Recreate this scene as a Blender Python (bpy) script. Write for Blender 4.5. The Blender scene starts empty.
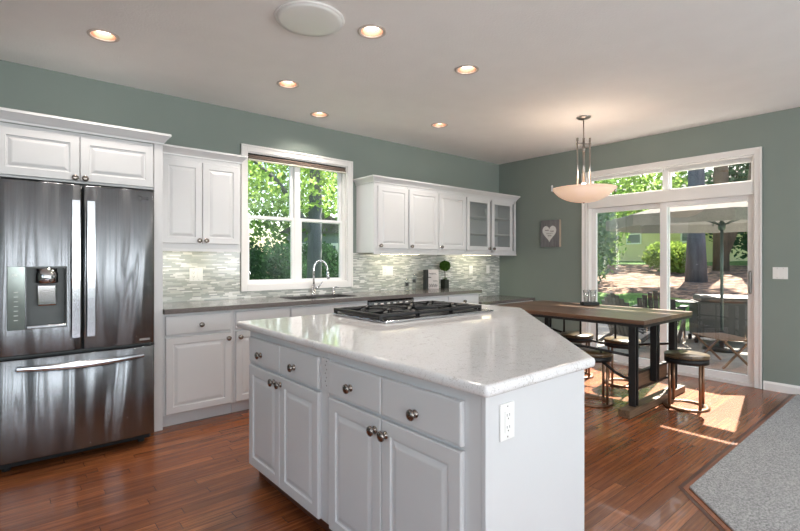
import bpy, bmesh, math, random
from mathutils import Vector, Matrix, Quaternion

PI = math.pi
random.seed(7)
sc = bpy.context.scene
col = sc.collection

# ------------------------------------------------------------------ camera
cam_d = bpy.data.cameras.new('camera')
cam = bpy.data.objects.new('camera', cam_d)
col.objects.link(cam)
cam.location = (-5.794, -4.488, 1.287)
cam.rotation_euler = (PI / 2, 0, -math.radians(40.338))
cam_d.sensor_width = 36.0
cam_d.lens = 470.0 / 800 * 36
cam_d.shift_y = -(265.5 - 260.1) / 800
cam_d.clip_start = 0.05
cam_d.clip_end = 200
sc.camera = cam

# ------------------------------------------------------------------ world, sun, added fill lamps, exposure
SUN_EL = math.radians(47.8)
sun_dir = Vector((math.cos(SUN_EL) * .983, math.cos(SUN_EL) * .183, math.sin(SUN_EL)))
w = bpy.data.worlds.new('world')
sc.world = w
w.use_nodes = True
wn = w.node_tree.nodes
sky = wn.new('ShaderNodeTexSky')
sky.sky_type = 'NISHITA'
sky.sun_disc = False
sky.sun_elevation = SUN_EL
sky.sun_rotation = PI / 2 - .184
sky.air_density = 1.2
sky.dust_density = 2.5
wn['Background'].inputs['Strength'].default_value = 0.50
w.node_tree.links.new(sky.outputs[0], wn['Background'].inputs['Color'])

sd = bpy.data.lights.new('sun', 'SUN')
sd.energy = 32
sd.angle = math.radians(.6)
sd.color = (1, .92, .80)
so = bpy.data.objects.new('sun', sd)
so.rotation_euler = sun_dir.to_track_quat('Z', 'Y').to_euler()
so.location = (6, -2, 9)
col.objects.link(so)

def area(name, loc, direction, sx, sy, watts, color=(1, 1, 1)):
    d = bpy.data.lights.new(name, 'AREA')
    d.shape = 'RECTANGLE'
    d.size, d.size_y, d.energy, d.color = sx, sy, watts, color
    o = bpy.data.objects.new(name, d)
    o.location = loc
    o.rotation_euler = Vector(direction).to_track_quat('-Z', 'Y').to_euler()
    col.objects.link(o)
    return o

FILL_TINT = (.93, .965, 1.0)
# added fill lamps in unseen windows behind the camera, tilted up at the ceiling
BACK_WINDOWS = [(-7.1, 1.3), (-4.9, 1.5), (-2.9, 1.5), (-1.1, 1.2)]
for bx, bw in BACK_WINDOWS:
    area('back_fill_light', (bx, -8.45, 1.5), (0, 1, .9), bw - .1, 1.6, 90, FILL_TINT)
LEFT_WINDOWS = [-6.6, -3.6]
for ly in LEFT_WINDOWS:
    area('left_fill_light', (-8.45, ly, 1.5), (1, 0, .9), 1.5, 1.6, 48 if ly < -5 else 12, FILL_TINT)

sc.view_settings.view_transform = 'Standard'
sc.view_settings.look = 'None'
sc.view_settings.gamma = 1
sc.view_settings.use_curve_mapping = False
sc.view_settings.exposure = 0.0
sc.cycles.use_denoising = True
sc.cycles.max_bounces = 9
sc.cycles.diffuse_bounces = 5
sc.cycles.glossy_bounces = 4
sc.cycles.transmission_bounces = 6
sc.cycles.transparent_max_bounces = 12
sc.cycles.caustics_reflective = False
sc.cycles.caustics_refractive = False
sc.cycles.sample_clamp_indirect = 6

# ------------------------------------------------------------------ materials
def lin(c):
    return tuple(((v / 255) / 12.92 if v / 255 <= .04045 else ((v / 255 + .055) / 1.055) ** 2.4) for v in c[:3]) + (1,)

class NT:
    def __init__(s, name):
        s.m = bpy.data.materials.new(name)
        s.m.use_nodes = True
        s.t = s.m.node_tree
        s.bsdf = s.t.nodes['Principled BSDF']
        s.out = s.t.nodes['Material Output']
    def n(s, typ, **kw):
        nd = s.t.nodes.new(typ)
        for k, v in kw.items():
            setattr(nd, k, v)
        return nd
    def l(s, a, b):
        s.t.links.new(a, b)
    def val(s, sock, v):
        if isinstance(v, (int, float)):
            sock.default_value = v
        elif isinstance(v, tuple):
            sock.default_value = v
        else:
            s.l(v, sock)
    def math(s, op, a, b=0.0, c=0.0):
        nd = s.n('ShaderNodeMath', operation=op)
        s.val(nd.inputs[0], a); s.val(nd.inputs[1], b); s.val(nd.inputs[2], c)
        return nd.outputs[0]
    def coords(s, scale=(1, 1, 1), kind='Object'):
        tc = s.n('ShaderNodeTexCoord'); mp = s.n('ShaderNodeMapping')
        s.l(tc.outputs[kind], mp.inputs['Vector']); mp.inputs['Scale'].default_value = scale
        return mp.outputs[0]
    def noise(s, vec, scale, detail=3, rough=.5, dist=0):
        nd = s.n('ShaderNodeTexNoise')
        s.l(vec, nd.inputs['Vector'])
        nd.inputs['Scale'].default_value = scale; nd.inputs['Detail'].default_value = detail
        nd.inputs['Roughness'].default_value = rough; nd.inputs['Distortion'].default_value = dist
        return nd.outputs['Fac']
    def ramp(s, fac, stops, interp='LINEAR'):
        r = s.n('ShaderNodeValToRGB'); r.color_ramp.interpolation = interp
        e = r.color_ramp.elements
        while len(e) < len(stops):
            e.new(.5)
        for i, (p, c) in enumerate(stops):
            e[i].position = p; e[i].color = c
        s.l(fac, r.inputs[0])
        return r.outputs[0]
    def mix(s, fac, a, b, mode='MIX'):
        nd = s.n('ShaderNodeMix', data_type='RGBA', blend_type=mode)
        s.val(nd.inputs[0], fac); s.val(nd.inputs[6], a); s.val(nd.inputs[7], b)
        return nd.outputs[2]
    def bump(s, h, strength=.2, dist=.01):
        b = s.n('ShaderNodeBump'); b.inputs['Strength'].default_value = strength; b.inputs['Distance'].default_value = dist
        s.l(h, b.inputs['Height']); s.l(b.outputs[0], s.bsdf.inputs['Normal'])
    def white(s, vec):
        nd = s.n('ShaderNodeTexWhiteNoise', noise_dimensions='3D'); s.l(vec, nd.inputs['Vector'])
        return nd.outputs['Value']
    def sep(s, vec):
        nd = s.n('ShaderNodeSeparateXYZ'); s.l(vec, nd.inputs[0]); return nd.outputs
    def comb(s, x, y, z):
        nd = s.n('ShaderNodeCombineXYZ'); s.val(nd.inputs[0], x); s.val(nd.inputs[1], y); s.val(nd.inputs[2], z)
        return nd.outputs[0]

def plain(name, c, rough=.5, metal=0.0, var=.06, scale=20, bump=.0, bscale=None, coat=0.0, spec=None, stretch=(1, 1, 1)):
    n = NT(name)
    v = n.coords(stretch)
    f = n.noise(v, scale, 4)
    a = lin(c); lo = tuple(x * (1 - var) for x in a[:3]) + (1,); hi = tuple(min(1, x * (1 + var)) for x in a[:3]) + (1,)
    n.l(n.ramp(f, [(.3, lo), (.7, hi)]), n.bsdf.inputs['Base Color'])
    n.bsdf.inputs['Roughness'].default_value = rough
    n.bsdf.inputs['Metallic'].default_value = metal
    if coat: n.bsdf.inputs['Coat Weight'].default_value = coat
    if spec is not None: n.bsdf.inputs['Specular IOR Level'].default_value = spec
    if bump:
        n.bump(n.noise(v, bscale or scale * 4, 4), bump, .004)
    return n.m

M = {}
M['wall'] = plain('green_paint', (129, 140, 134), .65, var=.02, scale=3, bump=.12, bscale=220)
M['ceiling'] = plain('ceiling_texture', (242, 240, 239), .85, var=.015, scale=5, bump=.5, bscale=70)
M['white'] = plain('white_cabinet_paint', (208, 209, 211), .32, var=.012, scale=4, bump=.02, bscale=60)
M['trim'] = plain('white_trim_paint', (232, 230, 228), .38, var=.012, scale=4)
M['sash'] = plain('vinyl_sash', (236, 236, 236), .3, var=.01, scale=4)
M['plastic'] = plain('white_plastic', (236, 236, 234), .3, var=.01, scale=6)
M['sheer'] = None
M['slot'] = plain('dark_slot', (40, 40, 42), .6)
M['nickel'] = plain('brushed_nickel', (150, 146, 142), .28, 1.0, var=.05, scale=60)
M['knob'] = plain('antique_nickel_knob', (150, 142, 136), .26, 1.0, var=.1, scale=90)
M['chrome'] = plain('chrome', (205, 205, 208), .08, 1.0, var=.02, scale=10)
M['black_iron'] = plain('black_iron', (34, 33, 33), .5, .4, var=.15, scale=40, bump=.2)
M['cast_iron'] = plain('cast_iron_grate', (26, 26, 28), .42, .2, var=.1, scale=60, bump=.2)
M['black'] = plain('black_gloss', (18, 18, 20), .15, 0, var=.05)
M['rubber'] = plain('black_rubber', (16, 16, 17), .8)
M['bronze'] = plain('bronze_iron', (128, 98, 76), .35, .6, var=.2, scale=30, bump=.15)
M['sinkmat'] = plain('dark_composite_sink', (52, 51, 50), .5, var=.1, scale=120)
M['fabric_shade'] = plain('brown_woven_shade', (122, 106, 96), .9, var=.2, scale=14, stretch=(.2, 8, 60), bump=.3)
M['label_black'] = plain('black_label', (22, 22, 22), .5)
M['book'] = plain('black_book_cloth', (32, 36, 34), .7, bump=.1)
M['page'] = plain('paper', (226, 220, 206), .8)
M['pot'] = plain('dark_metal_pot', (48, 52, 44), .55, .3, var=.2, scale=30)
M['stem'] = plain('brown_stem', (84, 66, 46), .8, var=.2)
M['ink'] = plain('grey_ink', (96, 88, 84), .8)
M['signwhite'] = plain('whitewashed_board', (222, 214, 210), .7, var=.05, scale=12)
M['heart'] = plain('chalky_white_heart', (214, 214, 212), .8, var=.06, scale=50)
M['alabaster'] = None

# pale seam-free bowl glass
n = NT('alabaster_glass')
n.l(n.ramp(n.noise(n.coords(), 6, 4), [(.3, lin((240, 216, 196))), (.7, lin((250, 230, 214)))]), n.bsdf.inputs['Base Color'])
n.bsdf.inputs['Roughness'].default_value = .35
n.bsdf.inputs['Emission Color'].default_value = lin((255, 205, 170))
n.bsdf.inputs['Emission Strength'].default_value = .42
M['alabaster'] = n.m

def emit(name, c, s):
    n = NT(name)
    n.l(n.ramp(n.noise(n.coords(), 30, 2), [(.2, lin(c)), (.8, tuple(x * .97 for x in lin(c)[:3]) + (1,))]), n.bsdf.inputs['Emission Color'])
    n.bsdf.inputs['Emission Strength'].default_value = s
    n.bsdf.inputs['Base Color'].default_value = lin(c)
    return n.m
M['bulb'] = emit('warm_lamp_face', (255, 238, 220), 9)
M['strip'] = emit('under_cabinet_lamp_face', (255, 240, 200), 10)

def glass(name, tint=(1, 1, 1, 1), refl=1.0, rough=0.0):
    n = NT(name)
    tr = n.n('ShaderNodeBsdfTransparent'); tr.inputs[0].default_value = tint
    gl = n.n('ShaderNodeBsdfGlossy'); gl.inputs['Roughness'].default_value = rough
    fr = n.n('ShaderNodeLayerWeight'); fr.inputs[0].default_value = .5
    f = n.math('MULTIPLY', n.math('ADD', n.math('MULTIPLY', n.math('POWER', fr.outputs['Facing'], 5.0), .9), .04), refl)
    f = n.math('ADD', f, n.math('MULTIPLY', n.noise(n.coords(), 2, 1), .004))
    mx = n.n('ShaderNodeMixShader')
    n.l(f, mx.inputs[0]); n.l(tr.outputs[0], mx.inputs[1]); n.l(gl.outputs[0], mx.inputs[2])
    n.l(mx.outputs[0], n.out.inputs[0])
    n.t.nodes.remove(n.bsdf)
    return n.m
M['glass'] = glass('window_glass', (.97, .985, .98, 1), 1.5)
M['drink_glass'] = glass('clear_glass', (.92, .94, .93, 1), 3.0)
n = NT('seeded_cabinet_glass')
n.bsdf.inputs['Base Color'].default_value = lin((150, 160, 157))
n.bsdf.inputs['Roughness'].default_value = .18
n.bsdf.inputs['Transmission Weight'].default_value = .0
n.bsdf.inputs['Alpha'].default_value = .22
n.bump(n.noise(n.coords(), 30, 3), .25, .004)
M['cab_glass'] = n.m

# island quartz
n = NT('white_quartz')
v = n.coords()
vor = n.n('ShaderNodeTexVoronoi', feature='DISTANCE_TO_EDGE'); n.l(v, vor.inputs['Vector']); vor.inputs['Scale'].default_value = 46
wv = n.noise(v, 18, 6, .65, 1.2)
sp = n.noise(v, 210, 3, .7)
base = n.mix(n.ramp(sp, [(.33, (1, 1, 1, 1)), (.41, (0, 0, 0, 1))]), lin((226, 225, 226)), lin((168, 166, 165)))
vein = n.math('MULTIPLY', n.ramp(vor.outputs['Distance'], [(0, (1, 1, 1, 1)), (.07, (0, 0, 0, 1))]), n.ramp(wv, [(.5, (0, 0, 0, 1)), (.62, (1, 1, 1, 1))]))
vein = n.math('MULTIPLY', vein, .6)
n.l(n.mix(vein, base, lin((140, 130, 120))), n.bsdf.inputs['Base Color'])
n.bsdf.inputs['Roughness'].default_value = .07
n.bsdf.inputs['Coat Weight'].default_value = .2
M['quartz'] = n.m
# perimeter counter
n = NT('taupe_quartz')
v = n.coords()
n.l(n.ramp(n.noise(v, 160, 3, .7), [(.35, lin((92, 87, 85))), (.65, lin((118, 112, 110)))]), n.bsdf.inputs['Base Color'])
n.bsdf.inputs['Roughness'].default_value = .14
M['taupe'] = n.m

STEEL_ROT = 0.25
# stainless steel, faint vertical waviness of the sheet
n = NT('stainless_steel')
v = n.coords((1, 1, .12))
v2 = n.coords((1, 1, .012))
n.l(n.ramp(n.noise(v2, 160, 2), [(.3, lin((122, 125, 128))), (.7, lin((131, 134, 138)))]), n.bsdf.inputs['Base Color'])
n.bsdf.inputs['Metallic'].default_value = 1
n.bsdf.inputs['Roughness'].default_value = .27
n.bsdf.inputs['Anisotropic'].default_value = .85
tg = n.n('ShaderNodeTangent', direction_type='RADIAL', axis='Z'); n.l(tg.outputs[0], n.bsdf.inputs['Tangent']); n.bsdf.inputs['Anisotropic Rotation'].default_value = STEEL_ROT
n.bump(n.noise(v, 4.2, 2, .4, .3), .8, .10)
M['steel'] = n.m
M['steel_flat'] = plain('stainless_trim', (196, 199, 204), .2, 1.0, var=.04, scale=30)
M['disp_glass'] = plain('dark_mirror_panel', (122, 130, 126), .15, .7, var=.1)
M['disp'] = plain('dispenser_recess_grey', (74, 77, 77), .4, .5, var=.04)

# hardwood floor
n = NT('hardwood_floor')
v = n.coords()
sx = n.sep(v)
PW = .070
ry = n.math('DIVIDE', sx[1], PW)
row = n.math('FLOOR', ry)
rr = n.white(n.comb(row, 3.3, 1.7))
cx_ = n.math('DIVIDE', n.math('ADD', sx[0], n.math('MULTIPLY', rr, 3.0)), .85)
cell = n.math('FLOOR', cx_)
rnd = n.white(n.comb(row, cell, 5.1))
gv = n.comb(n.math('ADD', n.math('MULTIPLY', sx[0], .9), n.math('MULTIPLY', rnd, 17)), n.math('MULTIPLY', sx[1], 30), rnd)
g1 = n.noise(gv, 2.0, 6, .62, .45)
gv2 = n.comb(n.math('MULTIPLY', sx[0], 6), n.math('MULTIPLY', sx[1], 150), rnd)
g2 = n.noise(gv2, 1.5, 3, .6)
cbase = n.ramp(rnd, [(0, lin((130, 78, 44))), (.35, lin((146, 85, 49))), (.7, lin((158, 94, 55))), (1, lin((174, 108, 65)))])
cg = n.mix(n.ramp(g1, [(.40, (.7, .7, .7, 1)), (.62, (0, 0, 0, 1))]), cbase, lin((92, 52, 30)))
cg = n.mix(n.math('MULTIPLY', n.ramp(g2, [(.40, (1, 1, 1, 1)), (.55, (0, 0, 0, 1))]), .35), cg, lin((88, 44, 28)))
fy = n.math('FRACT', ry)
gap = n.math('MAXIMUM', n.math('LESS_THAN', fy, .028), n.math('LESS_THAN', n.math('FRACT', cx_), .003))
cg = n.mix(n.math('MULTIPLY', gap, .75), cg, lin((48, 24, 16)))
n.l(cg, n.bsdf.inputs['Base Color'])
n.bsdf.inputs['Roughness'].default_value = .27
n.bsdf.inputs['Coat Weight'].default_value = .15
n.bump(n.math('SUBTRACT', g1, n.math('MULTIPLY', gap, 1.0)), .12, .002)
M['floor'] = n.m

def wood(name, cols, axis=0, scale=1.0, rough=.45, plank=None, paxis=1):
    n = NT(name)
    v = n.coords()
    s = n.sep(v)
    o = [s[0], s[1], s[2]]
    sc_ = [30, 30, 30]; sc_[axis] = 2.2
    off = 0.0
    if plank:
        idx = n.math('FLOOR', n.math('DIVIDE', s[paxis], plank))
        off = n.white(n.comb(idx, 2.2, 9.1))
    vec = n.comb(*[n.math('ADD', n.math('MULTIPLY', o[i], sc_[i] * scale), n.math('MULTIPLY', off, 9.0) if plank else 0.0) for i in range(3)])
    g = n.noise(vec, 1.3, 6, .65, 1.0)
    if plank:
        g = n.math('ADD', n.math('MULTIPLY', g, .7), n.math('MULTIPLY', off, .3))
    c = n.ramp(g, [(.25, lin(cols[0])), (.5, lin(cols[1])), (.75, lin(cols[2]))])
    if plank:
        gp = n.math('LESS_THAN', n.math('FRACT', n.math('DIVIDE', s[paxis], plank)), .03)
        c = n.mix(n.math('MULTIPLY', gp, .8), c, lin((26, 18, 14)))
    n.l(c, n.bsdf.inputs['Base Color'])
    n.bsdf.inputs['Roughness'].default_value = rough
    n.bump(g, .25, .004)
    return n.m
M['table_top'] = wood('dark_reclaimed_planks', [(58, 38, 28), (92, 64, 47), (128, 98, 74)], 1, rough=.30, plank=.14, paxis=0)
M['table_foot'] = wood('weathered_foot_beam', [(60, 46, 36), (94, 74, 56), (128, 104, 80)], 0, rough=.5)
M['seat_wood'] = wood('stool_seat_wood', [(52, 40, 28), (78, 62, 42), (106, 88, 60)], 0, rough=.28, plank=.09)
M['grey_wood'] = wood('grey_barn_wood', [(92, 91, 94), (114, 113, 115), (138, 137, 138)], 2, 1.5, .8)
M['grey_wood_edge'] = wood('pale_wood_edge', [(140, 128, 114), (164, 150, 134), (180, 168, 150)], 2, 1.5, .8)
M['border'] = plain('dark_border_strip', (74, 38, 26), .3, var=.15, scale=12)
M['border_light'] = wood('border_board', [(96, 50, 32), (134, 76, 48), (158, 96, 62)], 0, rough=.3)
M['toe_board'] = plain('stained_toe_board', (84, 46, 30), .5, var=.1)  # brown board under the island doors

# carpet
n = NT('grey_carpet')
v = n.coords()
a = n.noise(v, 95, 5, .9)
b = n.noise(v, 9, 3, .6)
c = n.ramp(a, [(.38, lin((70, 69, 71))), (.50, lin((148, 147, 146))), (.60, lin((190, 188, 186)))])
n.l(n.mix(n.math('MULTIPLY', b, .3), c, lin((118, 116, 116))), n.bsdf.inputs['Base Color'])
n.bsdf.inputs['Roughness'].default_value = .95
n.bsdf.inputs['Sheen Weight'].default_value = .2
n.bump(a, .35, .01)
M['carpet'] = n.m

# mosaic tile
n = NT('linear_glass_mosaic')
v = n.coords()
s = n.sep(v)
TH = .0120
rz = n.math('DIVIDE', s[2], TH)
row = n.math('FLOOR', rz)
r1 = n.white(n.comb(row, 1.5, 0.5))
lenr = n.math('ADD', .060, n.math('MULTIPLY', n.white(n.comb(row, 7.7, 2.2)), .05))
cx_ = n.math('DIVIDE', n.math('ADD', n.math('ADD', s[0], n.math('MULTIPLY', r1, 2.7)), 20.0), lenr)
cell = n.math('FLOOR', cx_)
rnd = n.white(n.comb(row, cell, 4.4))
c = n.ramp(rnd, [(0, lin((154, 161, 157))), (.16, lin((190, 194, 190))), (.38, lin((164, 170, 165))), (.60, lin((222, 223, 220))), (.80, lin((160, 165, 160))), (.9, lin((200, 202, 196)))], 'CONSTANT')
gr = n.math('MAXIMUM', n.math('LESS_THAN', n.math('FRACT', rz), .11), n.math('LESS_THAN', n.math('FRACT', cx_), .02))
n.l(n.mix(gr, c, lin((186, 184, 178))), n.bsdf.inputs['Base Color'])
n.l(n.math('ADD', n.math('MULTIPLY', gr, .5), .12), n.bsdf.inputs['Roughness'])
n.bump(n.math('SUBTRACT', n.math('MULTIPLY', rnd, .6), gr), .25, .002)
M['tile'] = n.m

# outdoors
def leafmat(name, c1, c2, trans=.45, strength=1.0):
    n = NT(name)
    f = n.noise(n.coords(), 3.5, 3)
    f2 = n.noise(n.coords(), 40, 2)
    cc = n.ramp(n.math('ADD', n.math('MULTIPLY', f, .5), n.math('MULTIPLY', f2, .5)), [(.35, lin(c1)), (.65, lin(c2))])
    d = n.n('ShaderNodeBsdfDiffuse'); t = n.n('ShaderNodeBsdfTranslucent'); mx = n.n('ShaderNodeMixShader')
    n.l(cc, d.inputs[0]); n.l(cc, t.inputs[0]); mx.inputs[0].default_value = trans
    n.l(d.outputs[0], mx.inputs[1]); n.l(t.outputs[0], mx.inputs[2]); n.l(mx.outputs[0], n.out.inputs[0])
    n.t.nodes.remove(n.bsdf)
    return n.m
M['leaf_bright'] = leafmat('bright_maple_leaf', (108, 146, 60), (190, 214, 130), .5)
M['leaf_mid'] = leafmat('mid_green_leaf', (64, 100, 46), (128, 160, 84), .4)
M['leaf_dark'] = leafmat('dark_hedge_leaf', (34, 62, 40), (70, 104, 66), .25)
M['leaf_yellow'] = leafmat('yellow_green_leaf', (104, 134, 58), (160, 178, 88), .35)
M['leaf_grey'] = leafmat('grey_green_leaf', (82, 108, 82), (134, 160, 128), .35)
M['topiary'] = leafmat('topiary_leaf', (48, 78, 30), (96, 132, 58), .15)
M['bark'] = plain('blue_grey_bark', (92, 92, 100), .9, var=.35, scale=6, stretch=(1, 1, .25), bump=.8, bscale=12)
M['bark_brown'] = plain('brown_bark', (112, 98, 84), .9, var=.3, scale=8, stretch=(1, 1, .25), bump=.8, bscale=14)
M['concrete'] = plain('patio_concrete', (132, 124, 116), .9, var=.18, scale=5, bump=.2)
n = NT('yard_ground')
v = n.coords()
s = n.sep(v)
e = n.math('ADD', s[0], n.math('MULTIPLY', n.noise(v, .6, 3), 1.6))
grass = n.ramp(n.noise(v, 30, 4, .7), [(.35, lin((52, 86, 30))), (.65, lin((100, 138, 56)))])
mulch = n.ramp(n.noise(v, 3.2, 8, .8), [(.40, lin((44, 31, 26))), (.5, lin((98, 70, 54))), (.60, lin((178, 140, 112)))])
m1 = n.math('MULTIPLY', n.math('GREATER_THAN', e, 7.5), n.math('LESS_THAN', e, 16.6))
n.l(n.mix(m1, grass, mulch), n.bsdf.inputs['Base Color'])
n.bsdf.inputs['Roughness'].default_value = .95
n.bump(n.noise(v, 30, 4), .8, .05)
M['yard'] = n.m
M['siding'] = plain('pale_green_siding', (220, 208, 160), .7, var=.04)
M['dark_siding'] = plain('grey_siding', (120, 130, 132), .7, var=.05)
M['roof'] = plain('grey_roof_shingle', (96, 90, 88), .9, var=.2, scale=20)
M['canvas'] = leafmat('tan_umbrella_canvas', (120, 117, 114), (136, 132, 128), .15)
M['pewter'] = plain('grey_green_metal', (92, 104, 106), .4, .5)
M['graphite'] = plain('graphite_chair_paint', (62, 60, 62), .6, var=.1)
M['teak'] = wood('teak_slats', [(84, 54, 38), (116, 78, 56), (146, 104, 78)], 0, rough=.5)
M['sheer'] = leafmat('sheer_white_pleats', (250, 250, 250), (255, 255, 255), .6)
M['house_glass'] = plain('dim_house_window', (92, 106, 112), .1, var=.1)

# ------------------------------------------------------------------ mesh helpers
class MB:
    """collects shapes into one mesh"""
    def __init__(s):
        s.bm = bmesh.new()
    def xf(s, vs, m):
        if m is not None:
            for v in vs: v.co = m @ v.co
    def box(s, x0, x1, y0, y1, z0, z1, bev=0.0, seg=2, m=None):
        b = bmesh.new()
        vs = [b.verts.new((x, y, z)) for x in (x0, x1) for y in (y0, y1) for z in (z0, z1)]
        for f in ((0, 1, 3, 2), (4, 6, 7, 5), (0, 4, 5, 1), (2, 3, 7, 6), (0, 2, 6, 4), (1, 5, 7, 3)):
            b.faces.new([vs[i] for i in f])
        if bev > 0:
            bmesh.ops.bevel(b, geom=b.edges[:], offset=bev, segments=seg, affect='EDGES', profile=.5)
        s.merge(b, m); return s
    def merge(s, b, m=None):
        b.verts.index_update()
        mp = []
        for v in b.verts:
            co = v.co if m is None else m @ v.co
            mp.append(s.bm.verts.new(co))
        for f in b.faces:
            try:
                nf = s.bm.faces.new([mp[v.index] for v in f.verts]); nf.smooth = f.smooth
            except ValueError:
                pass
        b.free()
    def tube(s, pts, r, n=10, closed=False, cap=True, m=None):
        pts = [Vector(p) for p in pts]
        rs = r if isinstance(r, (list, tuple)) else [r] * len(pts)
        N = len(pts); rings = []
        up = None
        for i, p in enumerate(pts):
            a = pts[(i - 1) % N] if (i > 0 or closed) else p
            c = pts[(i + 1) % N] if (i < N - 1 or closed) else p
            t = (c - a).normalized()
            if up is None:
                up = Vector((0, 0, 1)) if abs(t.z) < .9 else Vector((1, 0, 0))
            x = t.cross(up)
            if x.length < 1e-5: x = t.orthogonal()
            x.normalize(); up = x.cross(t).normalized()
            ring = []
            for k in range(n):
                q = 2 * PI * k / n
                co = p + (x * math.cos(q) + up * math.sin(q)) * rs[i]
                ring.append(s.bm.verts.new(m @ co if m is not None else co))
            rings.append(ring)
        R = range(N) if closed else range(N - 1)
        for i in R:
            A, B = rings[i], rings[(i + 1) % N]
            for k in range(n):
                f = s.bm.faces.new((A[k], B[k], B[(k + 1) % n], A[(k + 1) % n])); f.smooth = True
        if cap and not closed:
            s.bm.faces.new(rings[0]); s.bm.faces.new(rings[-1][::-1])
        return s
    def lathe(s, prof, n=24, m=None, smooth=True):
        """prof: list of (r, z) revolved about Z"""
        rings = []
        for r, z in prof:
            if r < 1e-6:
                co = Vector((0, 0, z)); rings.append([s.bm.verts.new(m @ co if m is not None else co)])
            else:
                ring = []
                for k in range(n):
                    co = Vector((r * math.cos(2 * PI * k / n), r * math.sin(2 * PI * k / n), z))
                    ring.append(s.bm.verts.new(m @ co if m is not None else co))
                rings.append(ring)
        for A, B in zip(rings, rings[1:]):
            for k in range(n):
                k2 = (k + 1) % n
                if len(A) == 1 and len(B) == 1: continue
                if len(A) == 1: f = s.bm.faces.new((A[0], B[k], B[k2]))
                elif len(B) == 1: f = s.bm.faces.new((A[k], B[0], A[k2]))
                else: f = s.bm.faces.new((A[k], B[k], B[k2], A[k2]))
                f.smooth = smooth
        return s
    def prism(s, poly, z0, z1, bev=0.0, seg=3, m=None):
        b = bmesh.new()
        lo = [b.verts.new((x, y, z0)) for x, y in poly]; hi = [b.verts.new((x, y, z1)) for x, y in poly]
        b.faces.new(lo[::-1]); b.faces.new(hi)
        N = len(poly)
        for i in range(N):
            b.faces.new((lo[i], lo[(i + 1) % N], hi[(i + 1) % N], hi[i]))
        if bev > 0:
            es = [e for e in b.edges]
            bmesh.ops.bevel(b, geom=es, offset=bev, segments=seg, affect='EDGES', profile=.5)
        s.merge(b, m); return s
    def sweep(s, path, prof, m=None):
        """prof (out, z) swept along the 2D path, out to the right of travel, mitred"""
        P = [Vector((p[0], p[1])) for p in path]
        N = len(P); rings = []
        for i in range(N):
            d1 = (P[i] - P[i - 1]).normalized() if i else (P[1] - P[0]).normalized()
            d2 = (P[i + 1] - P[i]).normalized() if i < N - 1 else d1
            n1 = Vector((d1.y, -d1.x)); n2 = Vector((d2.y, -d2.x))
            b = (n1 + n2); b = b / b.length_squared * 2 if b.length > 1e-4 else n1
            ring = []
            for o, z in prof:
                co = Vector((P[i].x + b.x * o, P[i].y + b.y * o, z))
                ring.append(s.bm.verts.new(m @ co if m is not None else co))
            rings.append(ring)
        K = len(prof)
        for A, B in zip(rings, rings[1:]):
            for k in range(K):
                s.bm.faces.new((A[k], A[(k + 1) % K], B[(k + 1) % K], B[k]))
        s.bm.faces.new(rings[0]); s.bm.faces.new(rings[-1][::-1])
        return s
    def panel(s, x0, x1, z0, z1, t, rings):
        """a slab with front at y=0 facing -Y, back at y=t; rings=(inset, depth) of nested rectangles"""
        allr = [(0, t)] + rings
        R = []
        for ins, d in allr:
            R.append([s.bm.verts.new(c) for c in ((x0 + ins, d, z0 + ins), (x1 - ins, d, z0 + ins), (x1 - ins, d, z1 - ins), (x0 + ins, d, z1 - ins))])
        for A, B in zip(R, R[1:]):
            for k in range(4):
                s.bm.faces.new((A[k], A[(k + 1) % 4], B[(k + 1) % 4], B[k]))
        s.bm.faces.new(R[-1]); s.bm.faces.new(R[0][::-1])
        return s
    def build(s, name, mat, parent=None, loc=None, norm=True):
        if norm:
            bmesh.ops.recalc_face_normals(s.bm, faces=s.bm.faces[:])
        me = bpy.data.meshes.new(name)
        s.bm.to_mesh(me); s.bm.free()
        me.materials.append(mat)
        o = bpy.data.objects.new(name, me)
        if parent is not None: o.parent = parent
        if loc is not None: o.location = loc
        col.objects.link(o)
        return o

def tag(o, label=None, cat=None, group=None, kind=None):
    if label: o['label'] = label
    if cat: o['category'] = cat
    if group: o['group'] = group
    if kind: o['kind'] = kind
    return o

def thing(name, label, cat, loc=(0, 0, 0), rz=0.0, group=None):
    o = bpy.data.objects.new(name, None)
    o.empty_display_size = .1
    o.location = loc; o.rotation_euler = (0, 0, rz)
    col.objects.link(o)
    return tag(o, label, cat, group)

def struct(name, mb, mat, parent=None):
    o = mb.build(name, mat, parent)
    if parent is None: o['kind'] = 'structure'
    return o

def struct_root(name, loc=(0, 0, 0)):
    o = bpy.data.objects.new(name, None); o.location = loc; col.objects.link(o); o['kind'] = 'structure'
    return o

def copy_tree(o, parent=None):
    c = o.copy(); col.objects.link(c)
    if parent is not None: c.parent = parent
    for ch in [q for q in o.children]:
        copy_tree(ch, c)
    return c

def T(x, y, z): return Matrix.Translation((x, y, z))
def RX(a): return Matrix.Rotation(a, 4, 'X')
def RY(a): return Matrix.Rotation(a, 4, 'Y')
def RZ(a): return Matrix.Rotation(a, 4, 'Z')

CEIL = 2.745
# ------------------------------------------------------------------ room shell
RX0, RY0 = -8.5, -8.5
def wall_with_holes(axis, pos, thick, a0, a1, z0, z1, holes):
    """boxes around rectangular holes; axis 'x' runs along x at y=pos..pos+thick"""
    mb = MB()
    hs = sorted(holes)
    cur = a0
    def put(p, q, lo, hi):
        if q - p < 1e-4 or hi - lo < 1e-4: return
        if axis == 'x': mb.box(p, q, min(pos, pos + thick), max(pos, pos + thick), lo, hi)
        else: mb.box(min(pos, pos + thick), max(pos, pos + thick), p, q, lo, hi)
    for h0, h1, hz0, hz1 in hs:
        put(cur, h0, z0, z1)
        put(h0, h1, z0, hz0); put(h0, h1, hz1, z1)
        cur = h1
    put(cur, a1, z0, z1)
    return mb

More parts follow.
